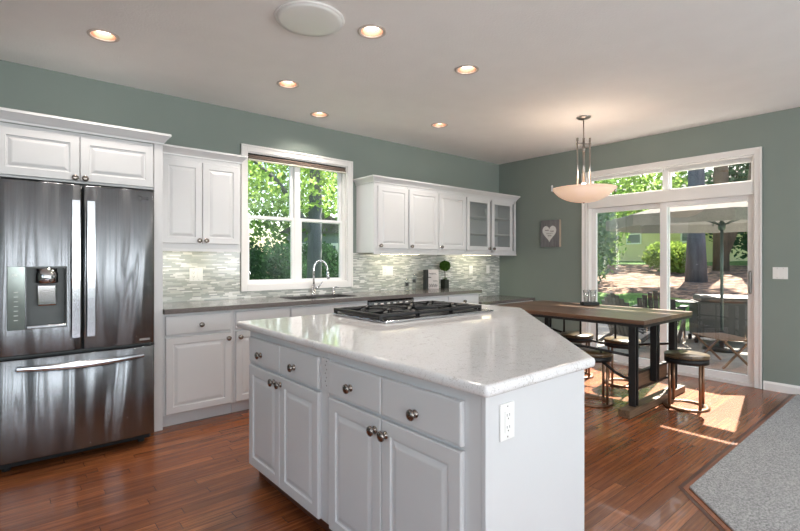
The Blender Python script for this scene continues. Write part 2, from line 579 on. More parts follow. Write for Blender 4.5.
WX0, WX1, WZ0, WZ1 = -3.955, -2.775, 1.045, 2.355      # kitchen window opening
DY0, DY1 = -3.19, -1.415                                # door opening (y)
struct('wall_back', wall_with_holes('x', 0, .14, RX0 - .14, .14, -.3, CEIL, [(WX0, WX1, WZ0, WZ1)]), M['wall'])
struct('wall_right', wall_with_holes('y', 0, .14, RY0 - .14, 0, -.3, CEIL, [(DY0, DY1, 0.0, 2.355)]), M['wall'])
struct('wall_left', wall_with_holes('y', RX0, -.14, RY0 - .14, 0, -.3, CEIL, [(ly - .8, ly + .8, .6, 2.4) for ly in LEFT_WINDOWS]), M['wall'])
struct('wall_front', wall_with_holes('x', RY0, -.14, RX0, 0, -.3, CEIL, [(bx - bw / 2, bx + bw / 2, .6, 2.4) for bx, bw in BACK_WINDOWS]), M['wall'])

LIGHTS = [(-5.286, -.917), (-3.982, -.922), (-3.362, -.379), (-3.99, -2.087), (-3.076, -2.079), (-2.186, -.898)]
# ceiling with round holes for the recessed lamps
b = bmesh.new()
outer = [b.verts.new(c) for c in ((RX0 - .14, RY0 - .14, CEIL), (.14, RY0 - .14, CEIL), (.14, .14, CEIL), (RX0 - .14, .14, CEIL))]
edges = [b.edges.new((outer[i], outer[(i + 1) % 4])) for i in range(4)]
for lx, ly in LIGHTS:
    vs = [b.verts.new((lx + .072 * math.cos(2 * PI * k / 24), ly + .072 * math.sin(2 * PI * k / 24), CEIL)) for k in range(24)]
    edges += [b.edges.new((vs[k], vs[(k + 1) % 24])) for k in range(24)]
bmesh.ops.triangle_fill(b, use_beauty=True, use_dissolve=False, edges=edges)
for f in list(b.faces):
    c = f.calc_center_median()
    if any((c.x - lx) ** 2 + (c.y - ly) ** 2 < .06 ** 2 for lx, ly in LIGHTS): b.faces.remove(f)
bmesh.ops.recalc_face_normals(b, faces=b.faces[:])
for f in b.faces:
    if f.normal.z > 0: f.normal_flip()
ex = bmesh.ops.extrude_face_region(b, geom=b.faces[:])
for g in ex['geom']:
    if isinstance(g, bmesh.types.BMVert): g.co.z += .16
mb = MB(); mb.merge(b)
struct('ceiling', mb, M['ceiling'])
# carpet outline
C1 = (-2.858, -3.512); C2 = (-6.5, -6.90)
mb = MB()
mb.prism([(RX0, RY0), (0, RY0), (0, 0), (RX0, 0)], -.12, 0)
struct('floor', mb, M['floor'])
mb = MB()
mb.prism([(C1[0] + .02, C1[1] - .012), (C2[0], C2[1]), (C2[0], RY0 + .02), (-.017, RY0 + .02), (-.017, C1[1] - .012)], .0006, .014, .006, 2)
tag(mb.build('carpet', M['carpet']), 'grey cut pile carpet meeting the hardwood floor at an angled corner', 'carpet', kind='structure')
dv = (Vector(C2) - Vector(C1)).normalized(); nv = Vector((-dv.y, dv.x))
if nv.y < 0: nv = -nv
def strip(o0, o1, z1, mat, name):
    # runs beside the carpet along both edges
    def off(o):
        # mitre point
        a = Vector(C1)
        n1 = Vector((0, 1)); bb = (n1 + nv); bb = bb / bb.length_squared * 2
        return a + bb * o
    p0, p1 = off(o0), off(o1)
    e0, e1 = Vector(C2) + nv * o0, Vector(C2) + nv * o1
    mb = MB()
    mb.prism([(-.017, C1[1] + o0), (-.017, C1[1] + o1), tuple(p1), tuple(p0)], .0004, z1)
    mb.prism([tuple(p0), tuple(p1), tuple(e1), tuple(e0)], .0004, z1)
    struct(name, mb, mat)
strip(-.012, .012, .005, M['border_light'], 'trim_1')
strip(.013, .034, .0022, M['border'], 'trim_2')

# baseboards
BB = [(0, 0), (.014, 0), (.014, .068), (.010, .078), (.006, .088), (0, .088)]
def baseboard(name, path):
    struct(name, MB().sweep(path, BB), M['trim'])
baseboard('baseboard_right', [(-.0005, -3.262), (-.0005, RY0 + .02)])
baseboard('baseboard_right', [(-.0005, -.7), (-.0005, -1.345)])
baseboard('baseboard_front', [(-.02, RY0 + .0005), (RX0 + .02, RY0 + .0005)])
baseboard('baseboard_left', [(RX0 + .0005, RY0 + .02), (RX0 + .0005, -.02)])
baseboard('baseboard_back', [(RX0 + .02, -.0005), (-5.9, -.0005)])

# rear and side windows of the room (behind the camera, around the fill lamps)
def simple_window(i, axis, c, wd):
    root = struct_root('window_%d' % i)
    fr = MB()
    def bx(a0, a1, z0, z1, o0=-.14, o1=.02):
        if axis == 'x': fr.box(c + a0, c + a1, RY0 + o0, RY0 + o1, z0, z1)
        else: fr.box(RX0 + o0, RX0 + o1, c + a0, c + a1, z0, z1)
    h = wd / 2
    bx(-h - .07, -h, .53, 2.47, 0.001); bx(h, h + .07, .53, 2.47, 0.001)
    bx(-h, h, 2.4, 2.47, .001); bx(-h, h, .53, .6, .001)
    bx(-h, h, 1.48, 1.54, -.08, -.03); bx(-.03, .03, .6, 2.4, -.08, -.03)
    fr.build('window_frame', M['trim'], root)
for k, (bx_, bw_) in enumerate(BACK_WINDOWS): simple_window(4 + k, 'x', bx_, bw_)
for k, ly in enumerate(LEFT_WINDOWS): simple_window(8 + k, 'y', ly, 1.6)

# ------------------------------------------------------------------ kitchen window
wr = struct_root('window_1')
def casing(mb, a0, a1, z0, z1, wdt, put, bottom=True):
    """picture frame casing: a0..a1,z0..z1 inner opening"""
    put(a0 - wdt, a0, z0 - (wdt if bottom else 0), z1 + wdt, .018); put(a1, a1 + wdt, z0 - (wdt if bottom else 0), z1 + wdt, .018)
    put(a0, a1, z1, z1 + wdt, .018)
    put(a0 - wdt, a0 - wdt + .018, z0 - (wdt if bottom else 0), z1 + wdt, .027); put(a1 + wdt - .018, a1 + wdt, z0 - (wdt if bottom else 0), z1 + wdt, .027)
    put(a0 - wdt + .018, a1 + wdt - .018, z1 + wdt - .018, z1 + wdt, .027)
    if bottom:
        put(a0, a1, z0 - wdt, z0, .018)
mb = MB()
casing(mb, WX0, WX1, WZ0, WZ1, .064, lambda a, b, z0, z1, t: mb.box(a, b, -t, -.0005, z0, z1, .0015, 1))
mb.build('window_casing', M['trim'], wr)
mb = MB()
J = .012
mb.box(WX0, WX0 + J, 0, .14, WZ0, WZ1); mb.box(WX1 - J, WX1, 0, .14, WZ0, WZ1); mb.box(WX1 - J - .025, WX1 - J, .035, .12, WZ0 + J, WZ1 - J)
mb.box(WX0 + J, WX1 - J, 0, .14, WZ1 - J, WZ1); mb.box(WX0 + J, WX1 - J, -.005, .14, WZ0, WZ0 + J)
mb.build('window_jamb', M['trim'], wr)
wc = (-3.515 + -3.385) / 2
mb = MB(); mb.box(-3.418, -3.362, .037, .12, WZ0 + J, WZ1 - J, .003, 1)
mb.build('window_mullion', M['sash'], wr)
for (a0, a1) in ((WX0 + J, -3.418), (-3.362, WX1 - J - .025)):
    for (z0, z1, y0) in ((1.70, WZ1 - J, .075), (WZ0 + J, 1.735, .042)):
        f = .031
        mb = MB()
        mb.box(a0, a0 + f, y0, y0 + .03, z0, z1); mb.box(a1 - f, a1, y0, y0 + .03, z0, z1)
        mb.box(a0 + f, a1 - f, y0, y0 + .03, z1 - f, z1); mb.box(a0 + f, a1 - f, y0, y0 + .03, z0, z0 + f)
        s_ = mb.build('window_sash', M['sash'], wr)
        g = MB(); g.box(a0 + f, a1 - f, y0 + .012, y0 + .016, z0 + f, z1 - f)
        g.build('window_pane', M['glass'], s_)
# roman shade pulled right up
t = thing('roller_shade', 'brown woven shade with dark stripes rolled up at top of kitchen window', 'window shade', (WX0 + .02, -.0, WZ1 - .0))
mb = MB()
L = WX1 - WX0 - .04
for k, (yy, zz, hh) in enumerate([(.002, -.024, .020), (-.006, -.046, .018)]):
    mb.box(0, L, yy, yy + .03, zz - hh, zz, .008, 2)
mb.build('folded_fabric', M['fabric_shade'], t)
MB().box(0, L, -.008, .022, -.082, -.066, .003, 1).build('hem_bar', M['page'], t)['label'] = 'cream hem bar'
mb = MB(); mb.box(0, L, .002, .034, -.022, -.0005, .002, 1); mb.box(0, L, -.010, .0, -.0655, -.0645)
mb.build('headrail', M['book'], t)

# ------------------------------------------------------------------ sliding door with transom
dr = struct_root('door_1')
mb = MB()
def dput(a, b, z0, z1, t): mb.box(-t, -.0005, a, b, z0, z1, .0015, 1)
casing(mb, DY0, DY1, .0015, 2.355, .064, dput, False)
mb.build('door_casing', M['trim'], dr)
mb = MB()
mb.box(0.001, .139, DY0 + .0005, DY0 + .02, .0015, 2.354); mb.box(0.001, .139, DY1 - .02, DY1 - .0005, .0015, 2.354)
mb.box(0.001, .139, DY0 + .02, DY1 - .02, 2.334, 2.354)
mb.box(-.012, .139, DY0 + .02, DY1 - .02, 1.955, 2.088, .004, 1)      # band between door and transom
mb.box(-.016, -.012, DY0 + .01, DY1 - .01, 1.95, 1.972)
mb.box(0.001, .16, DY0 + .02, DY1 - .02, .0015, .032)                  # sill
mb.build('door_frame', M['trim'], dr)
tw = struct_root('window_2')
mb = MB()
ym = -2.348
for a0, a1 in ((DY0 + .02, ym - .024), (ym + .024, DY1 - .02)):
    mb.box(.05, .09, a0, a1, 2.0885, 2.104); mb.box(.05, .09, a0, a1, 2.318, 2.3335)
    mb.box(.05, .09, a0, a0 + .02, 2.104, 2.318); mb.box(.05, .09, a1 - .02, a1, 2.104, 2.318)
mb.box(.03, .11, ym - .024, ym + .024, 2.0885, 2.3335)
mb.build('transom_frame', M['sash'], tw)
for a0, a1 in ((DY0 + .04, ym - .05), (ym + .05, DY1 - .04)):
    MB().box(.068, .072, a0, a1, 2.104, 2.318).build('transom_pane', M['glass'], tw)
def sl_panel(y0, y1, x, st0, st1):
    mb = MB()
    mb.box(x, x + .04, y0, y0 + st0, .034, 1.953, .003, 1); mb.box(x, x + .04, y1 - st1, y1, .034, 1.953, .003, 1)
    mb.box(x, x + .04, y0 + st0, y1 - st1, 1.895, 1.953); mb.box(x, x + .04, y0 + st0, y1 - st1, .034, .105)
    p = mb.build('sliding_panel', M['sash'], dr)
    MB().box(x + .016, x + .022, y0 + st0, y1 - st1, .105, 1.895).build('door_pane', M['glass'], p)
    return p
sl_panel(-2.365, DY1 - .021, .075, .07, .06)
p = sl_panel(DY0 + .021, -2.285, .030, .045, .075)
mb = MB(); mb.box(.018, .030, -3.158, -3.138, .94, 1.18, .004, 2)
mb.box(-.004, .018, -3.154, -3.142, .96, .985); mb.box(-.004, .018, -3.154, -3.142, 1.135, 1.16); mb.box(-.010, .0, -3.156, -3.140, .95, 1.17, .003, 1)
mb.build('door_handle', M['nickel'], p)
# outside head trim and eave of the house
mb = MB(); mb.box(.141, .175, DY0 - .1, DY1 + .1, 2.335, 2.44)
struct('trim_4', mb, M['trim'])
mb = MB(); mb.box(.141, .532, -9, 2, 2.76, 2.84)
struct('roof_eave', mb, M['trim'])
for a0, a1, zt, hh, lab in ((DY0 + .022, ym - .031, 2.333, .050, 'white pleated shade gathered at the top of the right transom pane'),
                        (ym + .0241, DY1 - .022, 2.333, .030, 'white pleated shade gathered at the top of the left transom pane')):
    mb = MB()
    for k in range(int(hh / .007)): mb.box(.012, .044, a0, a1, zt - .007 * k - .0065, zt - .007 * k, .002, 1)
    tag(mb.build('pleated_shade', M['sheer']), lab, 'window shade')

# ------------------------------------------------------------------ hardware
def add_knob(parent, x, z, y=0.0, r=.0205):
    """mushroom knob sticking out to -Y"""
    mb = MB()
    m = T(x, y, z) @ RX(PI / 2)
    mb.lathe([(0, 0), (r * .72, 0), (r * .72, .003), (r * .36, .006), (r * .34, .014), (r * .75, .019), (r, .023), (r * .95, .028), (r * .55, .032), (0, .0335)], 16, m)
    return mb.build('knob', M['knob'], parent)

RAISED = [(0, .004), (.004, 0), (.052, 0), (.056, .0075), (.064, .0085), (.082, .0025), (.088, .0015)]
SLAB = [(0, .005), (.003, .0012), (.008, 0), (.012, 0)]
def make_front(parent, kind, x0, x1, z0, z1, knob=None, t=.019):
    mb = MB()
    if kind == 'door':
        mb.panel(x0, x1, z0, z1, t, RAISED); nm = 'door'
    elif kind == 'drawer':
        mb.panel(x0, x1, z0, z1, t, SLAB); nm = 'drawer'
    elif kind == 'false':
        mb.panel(x0, x1, z0, z1, t, SLAB); nm = 'drawer_front'
    elif kind == 'glass':
        nm = 'door'
        f = .055
        mb.box(x0, x0 + f, 0, t, z0, z1, .002, 1); mb.box(x1 - f, x1, 0, t, z0, z1, .002, 1)
        mb.box(x0 + f, x1 - f, 0, t, z1 - f, z1, .002, 1); mb.box(x0 + f, x1 - f, 0, t, z0, z0 + f, .002, 1)
    o = mb.build(nm, M['white'], parent)
    if kind == 'glass':
        MB().box(x0 + .054, x1 - .054, .008, .012, z0 + .054, z1 - .054).build('glass_pane', M['cab_glass'], o)['label'] = 'frosted glass pane'
    if knob:
        add_knob(o, knob[0], knob[1])
    return o

def cabinet(name, label, cat, loc, rz, wd, z0, z1, depth, fronts, toe=None, group=None, kickmat=None, hollow=False, shelves=()):
    """front plane of the doors at local y=0, body behind it"""
    t = thing(name, label, cat, loc, rz, group)
    mb = MB()
    if hollow:
        q = .018
        mb.box(0, q, .0205, depth, z0, z1); mb.box(wd - q, wd, .0205, depth, z0, z1)
        mb.box(q, wd - q, .0205, depth, z1 - q, z1); mb.box(q, wd - q, .0205, depth, z0, z0 + q)
        mb.box(q, wd - q, depth - q, depth, z0 + q, z1 - q)
        mb.box(q, .045, .0205, .038, z0 + q, z1 - q); mb.box(wd - .045, wd - q, .0205, .038, z0 + q, z1 - q)
        mb.box(wd / 2 - .02, wd / 2 + .02, .0205, .038, z0 + q, z1 - q)
        mb.box(q, wd - q, .0205, .038, z1 - .05, z1 - q); mb.box(q, wd - q, .0205, .038, z0 + q, z0 + .05)
    else:
        mb.box(0, wd, .0205, depth, z0, z1, .0015, 1)
    mb.build('cabinet_body', M['white'], t)
    for f in fronts:
        make_front(t, *f)
    for zz in shelves:
        MB().box(.019, wd - .019, .045, depth - .02, zz, zz + .016).build('shelf', M['white'], t)
    if toe:
        MB().box(.001, wd - .001, toe, depth - .01, .0006, z0 - .001).build('toe_kick', kickmat or M['white'], t)
    return t

# ------------------------------------------------------------------ base run on the back wall
YF = -.617       # door faces
DEP = .615
cabinet('base_cabinet', 'white base cabinet with one drawer over one door beside the refrigerator', 'cabinet', (-4.855, YF, 0), 0, .541, .095, .876, DEP,
        [('drawer', .015, .510, .712, .858, (.275, .776)), ('door', .015, .517, .105, .692, (.49, .645))], toe=.07)
cabinet('sink_base_cabinet', 'white sink base cabinet with a long drawer front under the window', 'cabinet', (-4.313, YF, 0), 0, 1.386, .095, .876, DEP,
        [('false', .014, .506, .712, .858), ('door', .014, .506, .105, .692, (.047, .645)), ('false', .520, 1.366, .712, .858),
         ('door', .520, .938, .105, .692, (.905, .645)), ('door', .943, 1.366, .105, .692, (.976, .645))], toe=.07)
t = thing('dishwasher', 'stainless dishwasher with black top strip behind the gas cooktop', 'dishwasher', (-2.925, YF, 0))
MB().box(.004, .606, .03, .58, .10, .87).build('tub', M['rubber'], t)
MB().box(.006, .604, -.01, .029, .105, .80, .004, 2).build('door_panel', M['steel_flat'], t)
cp = MB().box(.006, .604, -.012, .029, .803, .857, .003, 1).build('control_panel', M['steel_flat'], t)
for k in range(6):
    MB().box(.06 + k * .085, .10 + k * .085, -.0145, -.0122, .82, .84, .001, 1).build('button', M['plastic'], cp)
MB().box(.006, .604, -.014, .029, .859, .874, .002, 1).build('top_strip', M['black'], t)
MB().box(.02, .59, .04, .5, .0006, .099).build('toe_kick', M['rubber'], t)
cabinet('base_cabinet', 'white base cabinet at the right end of the taupe counter, next to the lower desk', 'cabinet', (-2.313, YF, 0), 0, 1.12, .095, .876, DEP,
        [('drawer', .012, .555, .712, .858, (.283, .785)), ('drawer', .565, 1.108, .712, .858, (.836, .785)), ('door', .012, .555, .105, .692, (.52, .645)), ('door', .565, 1.108, .105, .692, (.60, .645))], toe=.07)

# counter with a cut-out for the sink
SX0, SX1, SY0, SY1 = -3.70, -2.965, -.50, -.115
mb = MB()
cx0, cx1, cy0, cy1 = -4.855, -1.180, -.648, -.0085
for x0, x1, y0, y1 in ((cx0, SX0, cy0, cy1), (SX1, cx1, cy0, cy1), (SX0, SX1, cy0, SY0), (SX0, SX1, SY1, cy1)):
    mb.box(x0, x1, y0, y1, .8772, .9145)
tag(mb.build('countertop', M['taupe']), 'long taupe stone countertop along the tiled back wall under the window', 'countertop')
t = thing('sink', 'dark undermount double kitchen sink below the window', 'sink', (SX0, SY0, .876))
mb = MB()
W_, D_ = SX1 - SX0, SY1 - SY0
q = .012
for x0, x1 in ((.0005, W_ / 2 - .01), (W_ / 2 + .01, W_ - .0005)):
    mb.box(x0, x0 + q, .0005, D_ - .0005, -.19, .037); mb.box(x1 - q, x1, .0005, D_ - .0005, -.19, .037)
    mb.box(x0 + q, x1 - q, .0005, q, -.19, .037); mb.box(x0 + q, x1 - q, D_ - q, D_ - .0005, -.19, .037)
    mb.box(x0, x1, .0005, D_ - .0005, -.202, -.19)
mb.box(W_ / 2 - .01, W_ / 2 + .01, .0005, D_ - .0005, -.03, .02)
mb.build('basin', M['sinkmat'], t)
for x in (W_ * .25, W_ * .75):
    MB().lathe([(0, -.189), (.04, -.189), (.04, -.186), (.025, -.188), (0, -.188)], 20, T(x, D_ / 2, 0)).build('drain', M['chrome'], t)

t = thing('faucet', 'chrome gooseneck pull-down kitchen faucet at the sink', 'faucet', (-3.245, -.062, .9148))
mb = MB()
mb.lathe([(0, 0), (.028, 0), (.028, .006), (.021, .012), (.020, .10), (.016, .11), (.012, .115)], 20)
pts = [(0, 0, .11), (0, 0, .26)]
for k in range(0, 13):
    a = PI * k / 12
    pts.append((.075 - .075 * math.cos(a), -.03 * (1 - math.cos(a)) / 2, .27 + .095 * math.sin(a)))
pts.append((.152, -.033, .245))
mb.tube(pts, .0105, 12)
mb.build('spout', M['chrome'], t)
MB().tube([(.152, -.033, .248), (.155, -.035, .20), (.157, -.037, .165)], [.0125, .016, .014], 12).build('spray_head', M['chrome'], t)
mb = MB(); mb.tube([(.018, -.012, .075), (.045, -.02, .08)], .010, 10); mb.tube([(.045, -.02, .08), (.07, -.03, .115), (.085, -.036, .14)], [.007, .006, .005], 10)
mb.build('lever_handle', M['chrome'], t)
t = thing('soap_dispenser', 'small chrome soap dispenser to the right of the faucet', 'soap dispenser', (-3.00, -.062, .9148))
MB().lathe([(0, 0), (.02, 0), (.02, .005), (.011, .01), (.010, .055), (.007, .06), (.007, .075), (0, .076)], 16).build('base', M['chrome'], t)
MB().tube([(0, 0, .068), (.02, -.03, .078), (.03, -.055, .07)], .0055, 8).build('pump_spout', M['chrome'], t)

# backsplash
mb = MB()
mb.box(-4.8525, WX0 - .0665, -.008, -.0005, .9155, 1.3845)
mb.box(WX0 - .066, WX1 + .066, -.008, -.0005, .9155, .9795)
mb.box(WX1 + .0665, -1.1785, -.008, -.0005, .9155, 1.3695)
mb.box(-1.178, -.0015, -.008, -.0005, .757, 1.3695)
struct('trim_5', mb, M['tile'])

# desk at the corner
t = thing('desk', 'built-in low desk with taupe top in the corner past the kitchen counter', 'desk', (-1.178, -.63, 0))
MB().box(.001, 1.170, -.01, .6205, .718, .755, .003, 1).build('desk_top', M['taupe'], t)
d_ = MB().box(.02, 1.15, .012, .60, .60, .717, .002, 1).build('apron', M['white'], t)
make_front(t, 'drawer', .06, 1.11, .615, .705, (.585, .66), t=.0115)
MB().box(.001, .02, .03, .60, .0006, .717).build('side_panel', M['white'], t)
MB().box(1.15, 1.17, .03, .60, .0006, .717).build('side_panel', M['white'], t)

# ------------------------------------------------------------------ wall cabinets
CROWN = [(0, 0), (.006, 0), (.008, .012), (.022, .03), (.040, .05), (.046, .055), (.046, .070), (0, .070)]
def crown(z): return [(o, z + h) for o, h in CROWN]
UZ0, UZ1 = 1.372, 2.15
g = 'wall cabinets right of the window'
def wc_(x0, x1, fronts, label, **kw):
    return cabinet('wall_cabinet', label, 'cabinet', (x0, -.36, 0), 0, x1 - x0, UZ0, UZ1, .3585, fronts, **kw)
wc_(-2.650, -2.1535, [('door', .045, .490, 1.418, 2.115, (.075, 1.450))], 'white single door wall cabinet nearest the window, right of it')
wc_(-2.152, -1.6555, [('door', .010, .486, 1.418, 2.115, (.040, 1.450))], 'white single door wall cabinet in the middle of the three solid doors')
wc_(-1.654, -1.1535, [('door', .010, .486, 1.418, 2.115, (.040, 1.450))], 'white single door wall cabinet directly left of the glass door cabinet')
gc = wc_(-1.152, -.042, [('glass', .020, .492, 1.418, 2.115, (.464, 1.444)), ('glass', .536, 1.000, 1.418, 2.115, (.562, 1.444))], 'white wall cabinet with two glass doors showing shelves', hollow=True, shelves=(1.64, 1.87))
mb2 = MB()
path = [(-2.6505, -.002), (-2.6505, -.3415), (-.0415, -.3415), (-.0415, -.002)]
mb2.sweep(path, crown(2.1505))
tag(mb2.build('crown_moulding', M['white']), 'white crown moulding on top of the wall cabinets right of the window', 'moulding')
cabinet('wall_cabinet', 'white two door wall cabinet between the refrigerator and the window', 'cabinet', (-4.853, -.36, 0), 0, .702, 1.386, 2.15, .3585,
        [('door', .045, .362, 1.425, 2.115, (.335, 1.452)), ('door', .366, .682, 1.425, 2.115, (.393, 1.452))])
MB2 = MB(); MB2.sweep([(-4.853, -.3415), (-4.150, -.3415), (-4.150, -.03)], crown(2.1505))
tag(MB2.build('crown_moulding', M['white']), 'white crown moulding on the small cabinet between refrigerator and window', 'moulding')
MB2 = MB(); MB2.box(-4.853, -4.151, -.346, -.325, 1.360, 1.3855)
# light rails
tag(MB2.build('light_rail', M['white']), 'white light rail strip under the cabinet next to the refrigerator', 'moulding')
tag(MB().box(-2.650, -.042, -.346, -.325, 1.352, 1.3715).build('light_rail', M['white']), 'white light rail strip under the wall cabinets right of the window', 'moulding')
def strip_lamp(x, z, wd, label, watts):
    t = thing('strip_lamp', label, 'lamp', (x, -.20, z))
    MB().box(-wd / 2, wd / 2, -.02, .02, -.014, -.0005, .003, 1).build('housing', M['plastic'], t)
    MB().box(-wd / 2 + .01, wd / 2 - .01, -.016, .016, -.0192, -.0142).build('diffuser', M['strip'], t)
    area('strip_lamp_light', (x, -.19, z - .032), (0, .35, -1), wd, .03, watts, (1, .93, .68))
strip_lamp(-4.5, 1.3855, .5, 'under-cabinet strip lamp over the backsplash beside the refrigerator', .45)
strip_lamp(-2.15, 1.3715, .6, 'under-cabinet strip lamp over the bottles and small sign', 1.0)
strip_lamp(-.75, 1.3715, .6, 'under-cabinet strip lamp below the glass door cabinet', 1.2)
# glassware in the glass cabinet
def glassware(x, y, z, r, h):
    o = MB().lathe([(0, 0), (r * .8, 0), (r, h), (r - .003, h), (r * .8 - .003, .004), (0, .004)], 14).build('drinking_glass', M['plastic'], None, (x, y, z))
    return o
for k, (x, z) in enumerate([(-.50, 1.8865), (-.41, 1.8865), (-.33, 1.8865)]):
    tag(glassware(x, -.16, z, .034, .13), 'pale tumbler on the upper shelf behind the right glass cabinet door', 'glass', 'tumblers in the glass cabinet')

# refrigerator surround
t = thing('refrigerator_cabinet', 'white two door cabinet above the refrigerator with full height side panel', 'cabinet', (-5.86, -.62, 0))
MB().box(0, .94, .0205, .618, 1.815, 2.158, .001, 1).build('cabinet_body', M['white'], t)
make_front(t, 'door', .035, .4765, 1.828, 2.135, (.450, 1.846))
make_front(t, 'door', .4805, .936, 1.828, 2.135, (.507, 1.846))
MB().box(.941, 1.0, .004, .618, .0006, 2.158, .001, 1).build('side_panel', M['white'], t)
MB().box(-.06, -.001, .004, .618, .0006, 2.158, .001, 1).build('side_panel', M['white'], t)
MB().sweep([(-.0605, .615), (-.0605, .003), (1.0005, .003), (1.0005, .615)], [(o * 1.05, 2.1585 + (z - 2.1505) * 1.1) for o, z in crown(2.1505)]).build('crown_moulding', M['white'], t)

# ------------------------------------------------------------------ refrigerator
FX0, FX1, FXS = -5.828, -4.972, -5.393
t = thing('refrigerator', 'stainless steel french door refrigerator with bottom freezer drawer and water dispenser', 'refrigerator', (FX0, -.86, 0))
fw = FX1 - FX0; sp_ = FXS - FX0
MB().box(.004, fw - .004, .085, .82, .03, 1.77, .004, 2).build('body', M['disp'], t)
for x in (.06, fw - .06):
    for y in (.12, .7): MB().lathe([(0, .0006), (.022, .0006), (.022, .03), (0, .0299)], 12, T(x, y, 0)).build('foot', M['rubber'], t)
MB().box(.02, fw - .02, .06, .084, .035, .075).build('kick_grille', M['rubber'], t)

def curved_front(x0, x1, z0, z1, bulge=.012, yb=.08, hole=None, nx=20):
    """door slab whose face swells gently; hole cut for the dispenser"""
    b = bmesh.new()
    xs = sorted(set([x0 + (x1 - x0) * i / nx for i in range(nx + 1)] + (list(hole[:2]) if hole else [])))
    zs = [z0, z0 + .006, z1 - .006, z1] + (list(hole[2:]) if hole else [])
    zs = sorted(set(zs))
    def yy(x, z):
        u = (x - x0) / (x1 - x0)
        e = min(x - x0, x1 - x); r = .012
        edge = (r - math.sqrt(max(0, r * r - (r - min(e, r)) ** 2))) if e < r else 0
        ez = min(z - z0, z1 - z)
        return -bulge * (4 * u * (1 - u)) + edge + (.004 if ez < 1e-6 else 0)
    xs = sorted(set(xs + [x0 + .002, x0 + .005, x0 + .012, x1 - .012, x1 - .005, x1 - .002]))
    V = {}
    for i, x in enumerate(xs):
        for j, z in enumerate(zs):
            V[i, j] = b.verts.new((x, yy(x, z), z))
    for i in range(len(xs) - 1):
        for j in range(len(zs) - 1):
            cxm, czm = (xs[i] + xs[i + 1]) / 2, (zs[j] + zs[j + 1]) / 2
            if hole and hole[0] < cxm < hole[1] and hole[2] < czm < hole[3]: continue
            f = b.faces.new((V[i, j], V[i + 1, j], V[i + 1, j + 1], V[i, j + 1])); f.smooth = True
    be = [e for e in b.edges if e.is_boundary]
    outer = [e for e in be if all(abs(v.co.x - x0) < 1e-6 or abs(v.co.x - x1) < 1e-6 or abs(v.co.z - z0) < 1e-6 or abs(v.co.z - z1) < 1e-6 for v in e.verts)]
    ex = bmesh.ops.extrude_edge_only(b, edges=outer)
    nvs = [g for g in ex['geom'] if isinstance(g, bmesh.types.BMVert)]
    for v in nvs: v.co.y = yb
    nes = [g for g in ex['geom'] if isinstance(g, bmesh.types.BMEdge)]
    bmesh.ops.contextual_create(b, geom=nes)
    mb = MB(); mb.merge(b); return mb
DH = (.148, .352, .868, 1.248)        # dispenser opening
ld = curved_front(.0, sp_ - .004, .712, 1.768, hole=DH).build('door', M['steel'], t)
rd = curved_front(sp_ + .004, fw, .712, 1.768).build('door', M['steel'], t)
fz = curved_front(.0, fw, .078, .690, bulge=.016).build('freezer_drawer', M['steel'], t)
# handles
def vhandle(x, parent):
    mb = MB()
    pts = [(x, -.012, .85), (x, -.052, .80), (x, -.058, .86), (x, -.060, 1.24), (x, -.058, 1.60), (x, -.052, 1.665), (x, -.012, 1.62)]
    b = bmesh.new()
    prof = []
    K = 14
    for i in range(K + 1):
        z = .80 + (1.665 - .80) * i / K
        u = i / K
        prof.append((z, -.050 - .012 * math.sin(PI * u)))
    for (zz, y) in prof: pass
    rings = []
    for zz, y in prof:
        rings.append([b.verts.new(c) for c in ((x - .024, y, zz), (x - .021, y - .005, zz), (x + .021, y - .005, zz), (x + .024, y, zz), (x + .018, y + .010, zz), (x - .018, y + .010, zz))])
    for A, B in zip(rings, rings[1:]):
        for k in range(6):
            f = b.faces.new((A[k], A[(k + 1) % 6], B[(k + 1) % 6], B[k]))
    b.faces.new(rings[0]); b.faces.new(rings[-1][::-1])
    mb.merge(b)
    for zz in (.84, 1.62): mb.box(x - .010, x + .010, -.048, -.002, zz - .014, zz + .014, .002, 1)
    return mb.build('handle', M['steel_flat'], parent)
vhandle(sp_ - .040, ld); vhandle(sp_ + .040, rd)
mb = MB()
pts = []
for i in range(17):
    u = i / 16
    pts.append((.105 + (fw - .185) * u, -.060 - .022 * math.sin(PI * u), .640 - .012 * math.sin(PI * u)))
rg = []
for q, p_ in enumerate(pts):
    hh = .015 + .008 * math.sin(PI * q / 16)
    rg.append([mb.bm.verts.new((p_[0], p_[1] + dy, p_[2] + dz)) for dy, dz in ((-.008, -hh * .6), (-.010, 0), (-.008, hh * .6), (.004, hh), (.010, hh * .4), (.010, -hh * .6), (.004, -hh))])
for A, B in zip(rg, rg[1:]):
    for k in range(7): mb.bm.faces.new((A[k], A[(k + 1) % 7], B[(k + 1) % 7], B[k]))
mb.bm.faces.new(rg[0]); mb.bm.faces.new(rg[-1][::-1])
for x in (.118, fw - .095): mb.box(x - .012, x + .012, -.060, -.004, .630, .650, .003, 1)
mb.build('handle', M['steel_flat'], fz)
